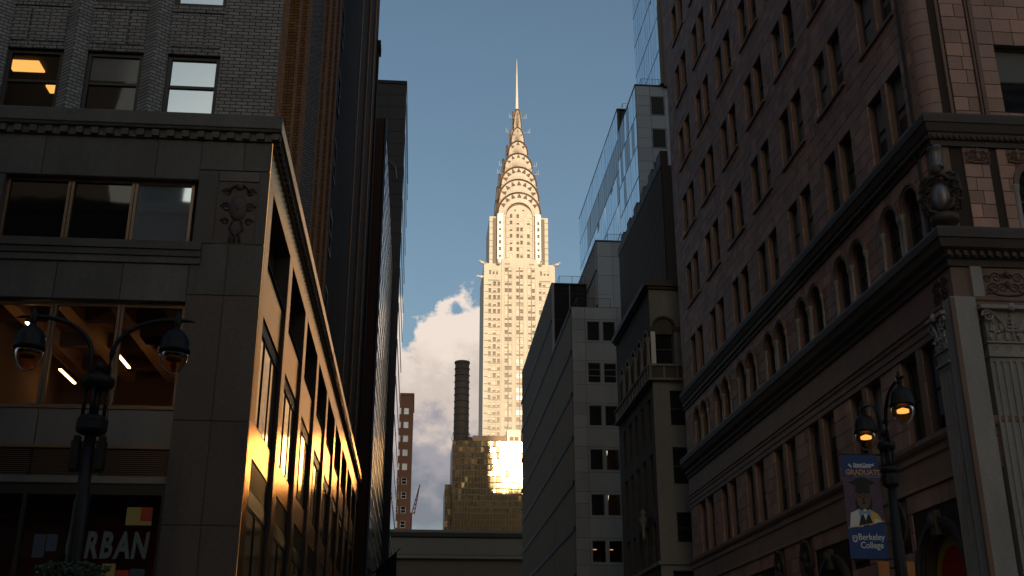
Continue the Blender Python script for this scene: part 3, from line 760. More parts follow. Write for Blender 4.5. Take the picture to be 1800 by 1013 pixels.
# doorways under round arches, their trim darkened to paint street-level shade
for i, y in enumerate(doors):
    mb = MB(); arch_corner(mb, 'x', XR, -1, y, DR, DZ, DZ+DR, .05, .28, 10); mb.build('arch_spandrel', 'grime_shade_trim', tb)
    for r0, r1, d in ((1.12, 1.26, -.02), (1.262, 1.42, -.07), (1.422, 1.58, -.13)):
        mb = MB(); archivolt(mb, 'x', XR, -1, y, r0, r1, DZ, d, .04, 20)
        for s in (-1, 1): fbox(mb, 'x', XR, -1, min(y+s*r0, y+s*r1), max(y+s*r0, y+s*r1), .1, DZ, d, .04)
        mb.build('archivolt', 'grime_shade_trim', tb)
    kb = MB(); fbox(kb, 'x', XR, -1, y-.14, y+.14, DZ+1.1, DZ+1.75, -.2, 0); kb.ball((XR-.2, y, DZ+1.5), .12, .14, .2, 10, 6); kb.build('keystone', 'grime_shade_trim', tb)
    dm = ('door_yellow', 'door_red') if i == 0 else ('smoked_glass', 'pane_dark')
    def disc(r, d, m, nm):
        mb = MB(); mb.poly([pt('x', XR, -1, y-r, .1, d)]+[pt('x', XR, -1, y-r*math.cos(math.pi*k/20), DZ+r*math.sin(math.pi*k/20), d) for k in range(21)]+[pt('x', XR, -1, y+r, .1, d)]); mb.build(nm, m, tb)
    disc(1.12, .27, dm[0], 'door_surround'); disc(.84, .262, dm[1], 'door_panel')
    archivolt(MB(), 'x', XR, -1, y, .84, .9, DZ, .22, .265, 16)
for y in (31.0, 34.05, 39.0, 42.0):
    mb = MB()
    ring = lambda ry, rz, d0, rad: mb.tube([(XR-d0, y+ry*math.cos(2*math.pi*k/24), 6.48+rz*math.sin(2*math.pi*k/24)) for k in range(25)], rad, 6)
    ring(.5, .62, .03, .07); ring(.36, .48, .02, .04); mb.ball((XR+.02, y, 6.48), .06, .34, .46, 14, 6)
    mb.ball((XR-.05, y, 6.55), .08, .1, .16, 10, 6); mb.ball((XR-.02, y, 6.25), .08, .18, .14, 10, 6)
    fbox(mb, 'x', XR, -1, y-.62, y+.62, 5.82, 7.14, .015, .03)
    mb.build('medallion', 'grime_shade_trim', tb, True)
# corner pilasters with capitals
def fluted(ax, p, u0, u1, z0, z1, d, n):
    mb = MB(); fbox(mb, ax, p, -1, u0, u1, z0, z1, d+.035, .02)
    w_ = (u1-u0)/n; f = .26*w_
    for k in range(n+1):
        u = u0+k*w_; fbox(mb, ax, p, -1, max(u0, u-f/1.2), min(u1, u+f/1.2), z0, z1-.1, d, d+.04)
    fbox(mb, ax, p, -1, u0, u1, z1-.1, z1, d, d+.04); fbox(mb, ax, p, -1, u0, u1, z0, z0+.12, d-.03, d+.04)
    for k in range(n):
        u = u0+(k+.5)*w_; arch_corner(mb, ax, p, -1, u, w_*.3, z1-.1-w_*.3, z1-.1, d, d+.035, 4)
    return mb.build('fluted_pilaster', 'stone_grey', tb)
fluted('x', XR, 26.3, 27.02, 2.0, 9.92, -.20, 7)
fluted('y', 26.0, 14.3, 15.75, 2.0, 9.92, -.20, 8)
MB().box(13.50, 14.16, 25.80, 26.28, .1, 11.55).build('corner_pier', 'stone_grey', tb)
MB().box(13.46, 13.58, 25.76, 25.86, .1, 11.5).build('corner_bead', 'terracotta_trim', tb)
def capital(ax, p, u0, u1, m='stone_grey'):
    c = (u0+u1)/2; w_ = (u1-u0); mb = MB()
    q = lambda u, z, d: pt(ax, p, -1, u, z, d)
    fbox(mb, ax, p, -1, u0-.02, u1+.02, 9.93, 9.99, -.26, .02); fbox(mb, ax, p, -1, u0+.01, u1-.01, 10.0, 10.3, -.2, .02); fbox(mb, ax, p, -1, u0-.02, u1+.02, 10.3, 10.34, -.26, .02)
    for k in range(4):
        u = u0+w_*(k+.5)/4; swirl(mb, q(u, 10.15, -.2), .09, 1.3, ax, -1, .02, (-1)**k)
    fbox(mb, ax, p, -1, u0+.04, u1-.04, 10.34, 11.2, -.16, .02); fbox(mb, ax, p, -1, u0-.1, u1+.1, 11.2, 11.3, -.34, .02)
    for s in (-1, 1):
        swirl(mb, q(c+s*w_*.43, 11.02, -.26), .17, 1.8, ax, -1, .042, s)
        mb.tube([q(c+s*w_*.08, 10.5, -.2), q(c+s*w_*.16, 10.8, -.24), q(c+s*w_*.3, 11.05, -.26), q(c+s*w_*.42, 11.17, -.26)], [.045, .045, .04, .03], 6)
        for k, (du, zz) in enumerate(((.12, 10.5), (.28, 10.45), (.42, 10.5), (.2, 10.75), (.36, 10.72))):
            b = q(c+s*du*w_, zz, -.19); mb.ball(b, .06 if ax == 'x' else .07, .07 if ax == 'x' else .06, .15, 8, 5)
            t = q(c+s*du*w_, zz+.13, -.25); mb.ball(t, .05, .05, .05, 7, 4)
    for k in range(4): fbox(mb, ax, p, -1, c-.13+.02*k, c+.13-.02*k, 10.62+.1*k, 10.67+.1*k, -.23, -.1)
    mb.ball(q(c, 11.24, -.33), .09, .09, .12, 8, 6); mb.tube([q(c, 10.4, -.2), q(c, 11.1, -.24)], .035, 6)
    return mb.build('capital', m, tb)
capital('x', XR, 26.3, 27.02); capital('y', 26.0, 14.3, 15.75)
def relief(ax, p, u0, u1, z0, z1, d, m='grime_shade_trim'):
    mb = MB(); c = (u0+u1)/2; w_ = u1-u0; h = z1-z0; q = lambda u, z: pt(ax, p, -1, u, z, d)
    fbox(mb, ax, p, -1, u0, u1, z0, z1, d+.02, .03)
    for s in (-1, 1):
        for du, dz, r in ((.12, .32, .14), (.3, .3, .16), (.42, .62, .11), (.22, .68, .15), (.4, .2, .08), (.06, .72, .08)):
            swirl(mb, q(c+s*du*w_, z0+dz*h), r*h*1.3, 1.5, ax, -1, .022, s)
        mb.tube([q(c, z0+.06*h), q(c+s*w_*.2, z0+.08*h), q(c+s*w_*.36, z0+.16*h), q(c+s*w_*.47, z0+.1*h)], .028, 5)
    mb.ball(q(c, z0+.8*h), .07, .07, .1, 8, 5); mb.ball(q(c, z0+.45*h), .06, .06, .12, 8, 5)
    return mb.build('relief_panel', m, tb)
relief('y', 26.0, 14.55, 15.85, 11.62, 12.42, -.03); relief('x', XR, 26.25, 27.05, 11.62, 12.42, -.03)
MB().box(14.2, 14.5, 25.9, 26.02, 11.6, 12.44).build('frieze_block', 'stone_grey', tb)
relief('y', 26.0, 14.6, 15.3, 15.5, 15.98, -.03, 'terracotta_trim'); relief('y', 26.0, 15.8, 16.4, 15.55, 15.98, -.03, 'terracotta_trim')
# shield cartouche on the rounded corner
ct = MB(); z0 = 0
ct.ball((0, -.06, .98), .27, .16, .40, 16, 9, 1)
for s in (-1, 1):
    for dz, du, r in ((1.5, .28, .16), (1.25, .38, .15), (.98, .42, .17), (.72, .38, .14), (.5, .3, .12)): swirl(ct, (s*du, -.05, dz), r, 1.6, 'y', -1, .05, s)
    ct.tube([(0, -.1, 1.62), (s*.2, -.14, 1.55), (s*.36, -.1, 1.38), (s*.34, -.1, 1.15)], .055, 6)
    ct.tube([(s*.36, -.08, .85), (s*.3, -.12, .62), (s*.1, -.16, .5)], .055, 6)
    ct.tube([(s*.5, -.04, 1.5), (s*.56, -.03, 1.0), (s*.46, -.03, .5)], .035, 6)
ct.lathe([(.0,-.0),(.1,.02),(.22,.1),(.34,.22),(.38,.26),(.38,.42),(.34,.46),(.0,.47)], (0, .05, 0), 14)
ct.lathe([(.17,1.85),(.2,1.95),(.16,2.0),(.16,2.42),(.2,2.46),(.2,2.52)], (0, .05, 0), 14, 1)
ct.ball((0, -.12, 1.75), .14, .12, .14, 10, 7)
put(ct.mesh('corner_shield', ['grime_shade_trim', 'grey_metal'], True), 'corner_shield', tb, (13.8, 26.08, 13.5), rotz=-math.pi/4)

# ---------------------------------------------------------------- street lamps
def lamp_post(loc, rotz, label, lit, q=1.0):
    r = thing('street_lamp', label, 'street lamp', loc, 'twin-arm street lamps at the crossing')
    cs, sn = math.cos(rotz), math.sin(rotz)
    def add(mb, nm, m, smooth=False, parent=None, at=(0,0,0)):
        o = bpy.data.objects.new(nm, mb.mesh(nm, m, smooth)); COL.objects.link(o)
        o.parent = parent or r; WL[o.name] = Vector(loc)
        if parent is None: o.rotation_euler = (0, 0, rotz)
        return o
    add(MB().lathe([(.30,0),(.30,.5),(.26,.55),(.24,1.0),(.19,1.1),(.15,1.25),(.135,4.2),(.135,5.0),(.11,5.05),(.10,6.2)], (0,0,0), 16), 'post', 'lamp_black', True)
    add(MB().lathe([(.13*q,6.16),(.26*q,6.22),(.28*q,6.26),(.28*q,6.44),(.25*q,6.48),(.2*q,6.52)], (0,0,0), 8), 'collar', 'lamp_black')
    cg = MB(); cg.lathe([(.075,6.5),(.075,7.05)], (0,0,0), 10)
    for s in (-1, 1): cg.lathe([(.035,6.5),(.035,7.05)], (s*.19*q,0,0), 8)
    for s in (-1, 1): cg.lathe([(.03,6.5),(.03,7.05)], (0,s*.19*q,0), 8)
    add(cg, 'cage', 'lamp_black', True)
    add(MB().lathe([(.17*q,7.02),(.27*q,7.06),(.3*q,7.12),(.3*q,7.2),(.2*q,7.26),(.09,7.3),(.07,7.36)], (0,0,0), 16), 'cap', 'lamp_black', True)
    add(MB().ball((0,0,7.43), .1, .1, .1, 12, 8), 'finial', 'lamp_black', True)
    for s in (-1, 1):
        am = MB()
        arc = [(s*(.16+.02*t), 0, 7.15+.5*t) for t in (0, .5, 1)]+[(s*(.18+1.04*(1-math.cos(a))), 0, 7.65+.72*math.sin(a)) for a in [math.pi/2*k/8 for k in range(1, 9)]]+[(s*1.5,0,8.36),(s*1.62,0,8.34)]
        am.tube(arc, [.045]*11+[.03,.008], 8); am.lathe([(.03,8.2),(.06,8.24),(.07,8.3),(.07,8.42),(.04,8.46),(.03,8.54)], (s*1.3,0,0), 10)
        add(am, 'arm', 'lamp_black', True)
        hd = add(MB().lathe([(.04,8.26),(.06,8.22),(.08,8.18),(.16,8.14),(.225,8.05),(.26,7.93),(.265,7.82),(.278,7.80),(.278,7.74),(.25,7.74)], (s*1.3,0,0), 20), 'lamp_hood', 'lamp_black', True)
        add(MB().box(s*1.3-.3, s*1.3-.265, -.03, .03, 7.72, 7.84), 'latch', 'grey_metal', parent=hd)
        ln = add(MB().lathe([(.255,7.735),(.25,7.64),(.225,7.53),(.165,7.42),(.085,7.345),(.01,7.32)], (s*1.3,0,0), 20), 'lens', 'lens_glass', True)
        if lit: add(MB().lathe([(.06,7.62),(.13,7.6),(.13,7.66),(.03,7.7)], (s*1.3,0,0), 14), 'bulb', 'lamp_glow', True, ln)
        else: add(MB().lathe([(.05,7.62),(.14,7.6),(.15,7.66),(.03,7.7)], (s*1.3,0,0), 14), 'bulb', 'dim_lens', True, ln)
    return r, add
lampL, addL = lamp_post((-5.86, 20.0, 0.02), 0.0, 'black twin-arm street lamp in front of the lit office window at left', False)
for s in (-1, 1):
    addL(MB().box(s*.22-.07, s*.22+.07, -.1, .1, 5.55, 6.05).box(s*.22-.05, s*.22+.05, -.07, .07, 6.05, 6.15), 'control_box', 'lamp_black')
addL(MB().box(-.2, .2, -.02, .02, 6.02, 6.06).box(-.3, .3, -.02, .02, 5.5, 5.53), 'bracket', 'lamp_black')
lampR, addR = lamp_post((10.70, 24.4, 0.13), math.radians(-94), 'black twin-arm street lamp with lit amber globes carrying the blue banner', True, .68)
addR(MB().lathe([(.14,6.5),(.2,6.55),(.2,6.62),(.14,6.66)], (0,0,0), 12), 'ring', 'lamp_black', True)
# flower basket on the left lamp
fb = thing('flower_basket', 'hanging basket of small white flowers on the left street lamp', 'flower basket', (-5.86, 20.0, 3.5))
rr = random.Random(5)
for nm, m, n, s in (('foliage', 'leaf', 900, .05), ('blossom', 'flower_white', 60, .022)):
    mb = MB()
    for k in range(n):
        a = rr.uniform(0, 2*math.pi); q = rr.random()**.5*.62; h = rr.uniform(-.28, .22)*(1-q*.6)
        c = Vector((-5.86+q*math.cos(a), 20.0+q*math.sin(a), 3.78+h)); u = Vector((rr.uniform(-1,1), rr.uniform(-1,1), rr.uniform(-.6,.6))).normalized(); v = u.orthogonal().normalized()
        mb.poly([c-u*s, c+v*s*.55, c+u*s, c-v*s*.55])
    mb.build(nm, m, fb, kind='stuff')
MB().lathe([(.16,-.32),(.3,-.2),(.42,0),(.44,.02)], (-5.86,20.0,3.75), 16).build('bowl', 'black_metal', fb, True)
# banner
bn = thing('banner', 'dark blue vertical street banner with graduate portrait on the right lamp', 'banner', (10.02, 24.4, 4.72))
X0, X1, ZB, ZTb, YBn = 9.585, 10.455, 4.72, 7.06, 24.40
nseg = 12; cl = MB()
def wav(x, z): return YBn+.012*math.sin(5*(x-X0)+2.2*z)
for i in range(nseg):
    for j in range(nseg):
        xa, xb = X0+(X1-X0)*i/nseg, X0+(X1-X0)*(i+1)/nseg; za, zb = ZB+(ZTb-ZB)*j/nseg, ZB+(ZTb-ZB)*(j+1)/nseg
        cl.poly([(xa,YBn,za),(xb,YBn,za),(xb,YBn,zb),(xa,YBn,zb)])
cloth = cl.build('cloth', 'banner_blue', bn)
for zz in (ZTb, ZB): MB().tube([(X0-.02,YBn+.01,zz),(10.62,YBn+.01,zz)], .018, 8).build('pole', 'black_metal', bn)
def flat(pts, m, k, nm='print'):
    put(MB().poly([(X0+(X1-X0)*u, YBn-.002*k, ZB+(ZTb-ZB)*v) for u, v in pts]).mesh(nm, m), nm, cloth)
def oval(cu, cv, ru, rv, m, k, n=20): flat([(cu+ru*math.cos(2*math.pi*i/n), cv+rv*math.sin(2*math.pi*i/n)) for i in range(n)], m, k)
flat([(0,.285),(1,.355),(1,.78),(0,.78)], 'print_purple', 1)
oval(.5,.52,.23,.115,'print_black',2); flat([(.13,.72),(.5,.665),(.87,.72),(.5,.785)], 'print_black', 3); oval(.5,.57,.185,.105,'print_brown',4)
flat([(.3,.62),(.7,.62),(.68,.70),(.32,.70)], 'print_black', 5)
for c in (.41, .59): oval(c,.598,.075,.022,'print_black',6); oval(c,.598,.055,.014,'print_brown',7)
oval(.5,.525,.06,.012,'print_black',6); oval(.5,.56,.03,.02,'print_black',5)
flat([(0.06,.29),(.12,.43),(.38,.47),(.42,.30)], 'print_white', 4); flat([(.58,.31),(.62,.47),(.84,.42),(.95,.352)], 'print_gold', 4); flat([(.7,.322),(.74,.38),(.93,.352)], 'print_white', 5)
flat([(.3,.302),(.42,.45),(.5,.32),(.58,.45),(.68,.33)], 'print_black', 6); flat([(.42,.45),(.5,.36),(.6,.45),(.5,.47)], 'print_white', 7)
flat([(.34,.395),(.5,.425),(.5,.445),(.34,.465)], 'print_sky', 8); flat([(.66,.40),(.5,.425),(.5,.445),(.66,.465)], 'print_sky', 8)
flat([(0,.28),(1,.35),(1,.357),(0,.288)], 'print_gold', 9)
tx = lambda s, size, m, u, v, **k: text(s, size, m, cloth, (X0+(X1-X0)*u, YBn-.004, ZB+(ZTb-ZB)*v), **k)
tx('Grand Central', .082, 'print_white', .32, .888, bold=.004); tx('PARTNERSHIP', .054, 'print_white', .32, .868, bold=.003, sx=1.25)
tx('GRADUATE', .168, 'print_orange', .095, .800, bold=.004, sx=.93); tx('TO A BETTER FUTURE', .066, 'print_sky', .3, .772, sx=.95)
tx('Berkeley', .20, 'print_white', .25, .175, bold=.002, sx=.86); tx('College', .20, 'print_white', .29, .098, bold=.002, sx=.86)
flat([(.19,.885),(.24,.885),(.24,.905),(.19,.905)], 'print_white', 2); flat([(.225,.87),(.275,.87),(.275,.89),(.225,.89)], 'print_white', 2)
flat([(.10,.175),(.12,.16),(.165,.15),(.21,.16),(.23,.175),(.23,.215),(.10,.215)], 'print_white', 2); flat([(.12,.182),(.165,.162),(.21,.182),(.21,.19),(.12,.19)], 'banner_blue', 3); flat([(.12,.196),(.21,.196),(.21,.207),(.12,.207)], 'banner_blue', 3)
for i, (x0, x1, lab) in enumerate(((10.17, 10.42, 'small orange sign on the near side of the right lamp post'), (10.74, 11.0, 'small orange sign on the far side of the right lamp post'))):
    sg = tag(MB().box(x0, x1, 24.36, 24.385, 3.9, 4.66).build('orange_sign', 'sign_orange'), lab, 'sign', 'orange signs on the lamp post')
    put(MB().box(min(x1, 10.5), max(x0, 10.74), 24.386, 24.40, 4.5, 4.54).mesh('bracket', 'black_metal'), 'bracket', sg)

# ---------------------------------------------------------------- arcaded stone building behind the terracotta block
ab = thing('arcaded_building', 'pale stone and brick building with arched loggia and balcony beyond the terracotta block', 'building', (18, 66, 0))
XA, YA, YA1 = 13.05, 60.0, 71.0
fh = [(13.28, 14.42, 18.98, 22.72), (15.0, 16.1, 18.98, 22.72), (14.0, 15.6, 16.35, 18.35), (14.0, 15.6, 13.05, 15.1), (14.05, 15.6, 9.9, 11.5), (13.1+.6, 15.6, 6.2, 8.4)]
ah = []
ay = [60.75+1.95*k for k in range(5)]
for y in ay: ah.append((y, y+1.25, 18.98, 22.2))
for y in ay[::1]:
    ah += [(y+.1, y+1.0, 15.75, 18.1), (y+.1, y+1.0, 12.0, 14.9), (y+.1, y+1.0, 8.6, 11.1)]
g = MB(); wall(g, 'y', YA, -1, XA, 24, 0, 25.0, fh, .3); g.poly([(XA,YA1,0),(24,YA1,0),(24,YA1,25),(XA,YA1,25)]); g.poly([(XA,YA,24.99),(24,YA,24.99),(24,YA1,24.99),(XA,YA1,24.99)])
g.build('stone_wall', 'pale_ashlar', ab)
g = MB(); wall(g, 'x', XA, -1, YA+.001, YA1, 0, 25.0, ah, .3); g.build('brick_wall', 'umber_brick', ab)
for a, b, z0, z1 in fh: window(ab, 'y', YA, -1, (a+b)/2, z0, b-a, z1-z0, .28, pane='smoked_glass')
for a, b, z0, z1 in ah: window(ab, 'x', XA, -1, (a+b)/2, z0, b-a, z1-z0, .24, pane='pane_dark')
for a, b in ((13.28, 14.42), (15.0, 16.1)):
    c, hw = (a+b)/2, (b-a)/2; zs = 22.72-hw
    mb = MB(); arch_corner(mb, 'y', YA, -1, c, hw, zs, 22.72, .0, .28); mb.build('arch_spandrel', 'pale_ashlar', ab)
    mb = MB(); archivolt(mb, 'y', YA, -1, c, hw, hw+.12, zs, -.06, .02); mb.build('archivolt', 'grime_shade_trim', ab)
    mb = MB(); mb.poly([pt('y', YA, -1, c-hw*math.cos(math.pi*k/16), zs+hw*math.sin(math.pi*k/16), .1) for k in range(17)])
    fbox(mb, 'y', YA, -1, a, b, zs-.42, zs, .08, .25); mb.build('tympanum', 'grime_shade_trim', ab)
    for x in (a-.1, b+.1):
        mb = MB(); fbox(mb, 'y', YA, -1, x-.13, x+.13, 19.8, zs-.3, -.07, .02); mb.build('pilaster', 'white_paint' if x < 13.3 else 'pale_ashlar', ab)
        mb = MB(); fbox(mb, 'y', YA, -1, x-.19, x+.19, zs-.3, zs-.02, -.12, .02); mb.build('capital', 'grime_shade_trim', ab)
for y in ay:
    c, hw = y+.625, .625
    mb = MB(); arch_corner(mb, 'x', XA, -1, c, hw, 22.2-hw, 22.2, 0, .28); mb.build('arch_spandrel', 'umber_brick', ab)
    mb = MB(); archivolt(mb, 'x', XA, -1, c, hw, hw+.14, 22.2-hw, -.05, .02, 10); mb.build('archivolt', 'pale_ashlar', ab)
    mb = MB(); mb.lathe([(.2,19.0),(.2,19.85),(.14,19.9),(.13,21.2),(.2,21.4),(.22,21.58)], (XA-.06, y-.32, 0), 10); mb.build('column', 'pale_ashlar', ab, True)
for ax, p, u0, u1 in (('y', YA, XA-.28, 17.0), ('x', XA, YA+.03, YA1)):
    mb = MB(); fbox(mb, ax, p, -1, u0, u1, 18.9, 19.02, -.3, .02); fbox(mb, ax, p, -1, u0, u1, 19.72, 19.85, -.3, -.12); mb.build('balcony_rail', 'pale_ashlar', ab)
    k = 0; u = u0+.14
    while u < u1:
        mb = MB(); fbox(mb, ax, p, -1, u-.05, u+.05, 19.02, 19.72, -.27, -.17); mb.build('baluster', 'pale_ashlar', ab); u += .78
    mb = MB(); fbox(mb, ax, p, -1, u0, u1, 19.03, 19.71, -.21, -.19); mb.build('balcony_panel', 'grime_shade_trim', ab)
    mb = MB(); fbox(mb, ax, p, -1, u0+.2, u1, 24.45, 24.6, -.16, .0); fbox(mb, ax, p, -1, u0, u1, 24.6, 24.95, -.3, .0); mb.build('cornice', 'grime_shade_trim', ab)
    mb = MB(); fbox(mb, ax, p, -1, u0+.15, u1, 8.9-.2, 9.1-.2, -.12, .0); mb.build('string_course', 'pale_ashlar', ab)
mb = MB()
for y, z in ((63.3, 11.6),): mb.lathe([(.05,-1.2),(.14,-1.0),(.06,-.6),(.2,-.2),(.26,0),(.1,.2),(.16,.4),(.03,.6)], (XA-.2, y, z), 10)
mb.build('carved_bracket', 'pale_ashlar', ab, True)
# dark ribbed slab behind it, its parapet stepping down
rb = thing('ribbed_building', 'tall dark ribbed slab with stepped parapet above the arcaded building', 'building', (22, 80, 0))
XS = 17.0
MB().box(XS, 30, 71.6, 89.6, 0, 38.6).build('wall', 'ribbed_dark', rb)
ribm = MB().box(-.07, .07, -.09, 0, 0, 38.5).mesh('rib', 'ribbed_dark')
for k in range(44): place(ribm, 'rib', rb, 'x', XS, -1, 71.8+.4*k, .05)
for k in range(12): MB().box(XS-.10, XS+.5, 71.65+1.5*k, 71.65+1.5*k+1.35, 38.61, 39.1+(.7 if k % 2 == 0 else .25)).build('parapet_block', 'ribbed_dark', rb)

# ---------------------------------------------------------------- stepped office building, grey panels and blue glass
sb_ = thing('stepped_office', 'stepped grey-panelled office building with ribbed side and blue glass upper tiers', 'building', (22, 120, 0))
def roofrail(x0, x1, y0, y1, z):
    mb = MB(); r = .025
    mb.tube([(x0,y1,z+1.0),(x0,y0,z+1.0),(x1,y0,z+1.0)], r, 5)
    n = max(2, int((x1-x0)/1.4))
    for k in range(n+1): x = x0+(x1-x0)*k/n; mb.tube([(x,y0,z),(x,y0,z+1.0)], r, 5)
    mb.build('roof_rail', 'black_metal', sb_)
    MB().poly([(x0,y0+.02,z+.1),(x1,y0+.02,z+.1),(x1,y0+.02,z+.95),(x0,y0+.02,z+.95)]).build('rail_glass', 'clear_glass', sb_)
def panels(y, xs, zs, holes, name='facing_panel', m='panel_grey'):
    for a, b in zip(xs, xs[1:]):
        for c, d in zip(zs, zs[1:]):
            if any(h[0] < b-.05 and h[1] > a+.05 and h[2] < d-.05 and h[3] > c+.05 for h in holes): continue
            MB().box(a+.015, b-.015, y-.03, y+.02, c+.015, d-.015).build(name, m, sb_)
# tier 1 front
Y1 = 97.0; XT = 13.72
fz = [36.55-.0]; z = 36.55
wrow = []
zz = 35.1
while zz > 3: wrow.append((zz-1.85, zz)); zz -= 4.02
holes1 = [(a, b, c, d) for c, d in wrow for a, b in ((15.15, 16.32), (16.62, 17.78), (18.9, 20.06), (20.36, 21.5))]
g = MB(); wall(g, 'y', Y1, -1, XT, 30, 0, 36.55, holes1, .18); g.poly([(XT,Y1,36.55),(30,Y1,36.55),(30,112,36.55),(XT,112,36.55)]); g.poly([(30,Y1,0),(30,146.5,0),(30,146.5,36.5),(30,Y1,36.5)])
g.build('wall', 'seam_dark', sb_)
zs = [0.0]
lev = []
for c, d in wrow: lev += [c-.22, (c+d)/2+.1, d+.22]
lev = sorted([v for v in lev if v > 0]+[0, 36.5])
xs1 = [XT, 14.95, 18.0, 18.7, 21.7, 25, 30]
holesp = [(14.95, 18.0, c-.22, d+.22) for c, d in wrow]+[(18.7, 21.7, c-.22, d+.22) for c, d in wrow]
panels(Y1, xs1, lev, holesp)
for c, d in wrow:
    for a, b in ((14.95, 18.0), (18.7, 21.7)):
        fr = MB(); fr.box(a+.02, b-.02, Y1-.03, Y1+.03, c-.2, c).box(a+.02, b-.02, Y1-.03, Y1+.03, d, d+.2)
        w0 = [x for h in holes1 if h[2] == c for x in h[:2] if a < x < b]
        fr.box(a+.02, w0[0], Y1-.03, Y1+.03, c, d).box(w0[1], w0[2], Y1-.03, Y1+.03, c, d).box(w0[3], b-.02, Y1-.03, Y1+.03, c, d); fr.build('window_surround', 'panel_grey', sb_)
for i, (c, d) in enumerate(wrow):
    for j, (a, b) in enumerate(((15.15, 16.32), (16.62, 17.78), (18.9, 20.06), (20.36, 21.5))):
        lit = (j == 1 and i in (3, 4)) or (j < 2 and i == 5)
        window(sb_, 'y', Y1, -1, (a+b)/2, c, b-a, d-c, .15, frame='grey_metal', fr=.05, rail=False, pane='clear_glass' if lit else 'smoked_glass')
        if i == 1 and j < 2:
            for q in (.36, .68): MB().box(a+.03, b-.03, Y1+.1, Y1+.14, c+(d-c)*q-.02, c+(d-c)*q+.02).build('blind_bar', 'panel_grey', sb_)
for i in (3, 4, 5):                                  # rooms with lit tubes
    c, d = wrow[i]; jr = ((16.62, 17.78),) if i < 5 else ((15.15, 16.32), (16.62, 17.78))
    for a, b in jr:
        MB().box(a-.1, b+.1, Y1+3, Y1+3.1, c-.2, d+.5).box(a-.2, a-.1, Y1+.2, Y1+3, c-.2, d+.5).box(b+.1, b+.2, Y1+.2, Y1+3, c-.2, d+.5).box(a-.1, b+.1, Y1+.2, Y1+3, d+.5, d+.6).box(a-.1, b+.1, Y1+.2, Y1+3, c-.3, c-.2).build('office_room', 'interior_dark', sb_)
        if i < 5: MB().tube([(a+.05, Y1+.5, d-.75), (a+.5, Y1+2.6, d+.42)], .04, 6).build('tube_lamp', 'cool_tube', sb_)
        else: MB().box(a+.2, a+.55, Y1+1.2, Y1+1.5, d-.62, d-.57).build('lamp', 'ember_glow', sb_)
# tier 1 street side: vertical metal ribs with a dark joint at every storey
for (y0, y1, zt, xx) in ((Y1, 111.8, 36.5, XT), (111.8, 146.5, 44.3, XT)):
    MB().poly([(xx,y0,0),(xx,y1,0),(xx,y1,zt),(xx,y0,zt)]).build('side_wall', 'ribbed_metal', sb_)
    n = int((y1-y0)/.62)
    if y0 == Y1:
        rmsh = MB().box(-.055, .055, -.14, 0, 0, zt-.02).mesh('rib', 'ribbed_metal')
    else: rmsh = MB().box(-.055, .055, -.14, 0, 0, zt-.02).mesh('rib', 'ribbed_metal')
    for k in range(n): place(rmsh, 'rib', sb_, 'x', xx, -1, y0+.15+.62*k, .01)
    z = 35.1+.35
    zl = [36.1-4.02*k for k in range(9)]+([40.1] if zt > 40 else [])
    for z in zl: MB().box(xx-.19, xx+.02, y0+.01, y1-.01, z-.2, z+.2).build('storey_joint', 'seam_dark', sb_)
# tier 1b: dark recessed glazing facing the viewer
g = MB(); g.box(XT+.003, 17.5, 111.83, 146.4, 36.56, 44.28); g.build('upper_wall', 'smoked_glass', sb_)
MB().box(XT-.05, XT+.22, 111.6, 111.9, 36.6, 44.35).build('corner_post', 'panel_grey', sb_)
MB().box(15.6, 15.7, 111.72, 111.84, 36.6, 44.3).build('mullion', 'panel_grey', sb_)
for z in (40.3, 43.3): MB().box(XT+.22, 17.5, 111.77, 111.84, z-.05, z+.05).build('transom', 'seam_dark', sb_)
MB().box(XT-.06, 17.55, 111.7, 146.5, 44.36, 44.5).build('roof_edge', 'black_metal', sb_)
roofrail(14.6, 17.4, 112.2, 130, 44.5); roofrail(14.3, 17.5, 97.4, 104.8, 36.58)
# tier 2
X2, Y2, Z2 = 17.6, 105.0, 46.65
g = MB(); g.box(X2+.02, 30, Y2+.02, 140, 36.56, Z2-.02); g.build('upper_wall', 'seam_dark', sb_)
panels(Y2, [X2, 19.2, 21.2, 24], [36.6, 38.7, 40.8, 42.9, 45.0, Z2], [], m='blue_panel')
rm2 = MB().box(-.07, .07, -.12, 0, 0, Z2-36.6).mesh('rib', 'panel_grey')
for k in range(44): place(rm2, 'rib', sb_, 'x', X2, -1, Y2+.2+.78*k, 36.58)
for z in (39.6, 43.4): MB().box(X2-.14, X2+.02, Y2, 139.9, z-.12, z+.12).build('storey_joint', 'seam_dark', sb_)
MB().box(X2-.14, 30, Y2-.1, 140, Z2, Z2+.15).build('roof_edge', 'black_metal', sb_)
roofrail(18.9, 21.9, 105.6, 118, Z2+.15)
# tier 3: blue glass flank, grey panel front with square windows
X3, Y3 = 22.4, 105.0
def glass_wall(x, y0, y1, z0, z1, pw, ph, dark=()):
    ny, nz = round((y1-y0)/pw), round((z1-z0)/ph); dy, dz = (y1-y0)/ny, (z1-z0)/nz
    pm = MB().box(-dy/2+.055, dy/2-.055, -.03, .02, .11, dz-.11)
    m1 = pm.mesh('pane', 'blue_glass'); m2 = pm.mesh('pane', 'smoked_glass')
    MB().box(x, x+.4, y0, y1, z0, z1).build('curtain_frame', 'mullion_dark', sb_)
    for j in range(nz):
        for i in range(ny):
            dk = any(a <= i < b and c <= j < d for a, b, c, d in dark)
            o = place(m2 if dk else m1, 'pane', sb_, 'x', x, -1, y0+dy*(i+.5), z0+dz*j, 0)
            o.rotation_euler = (random.gauss(0, .004), random.gauss(0, .006), -math.pi/2+random.gauss(0, .006))
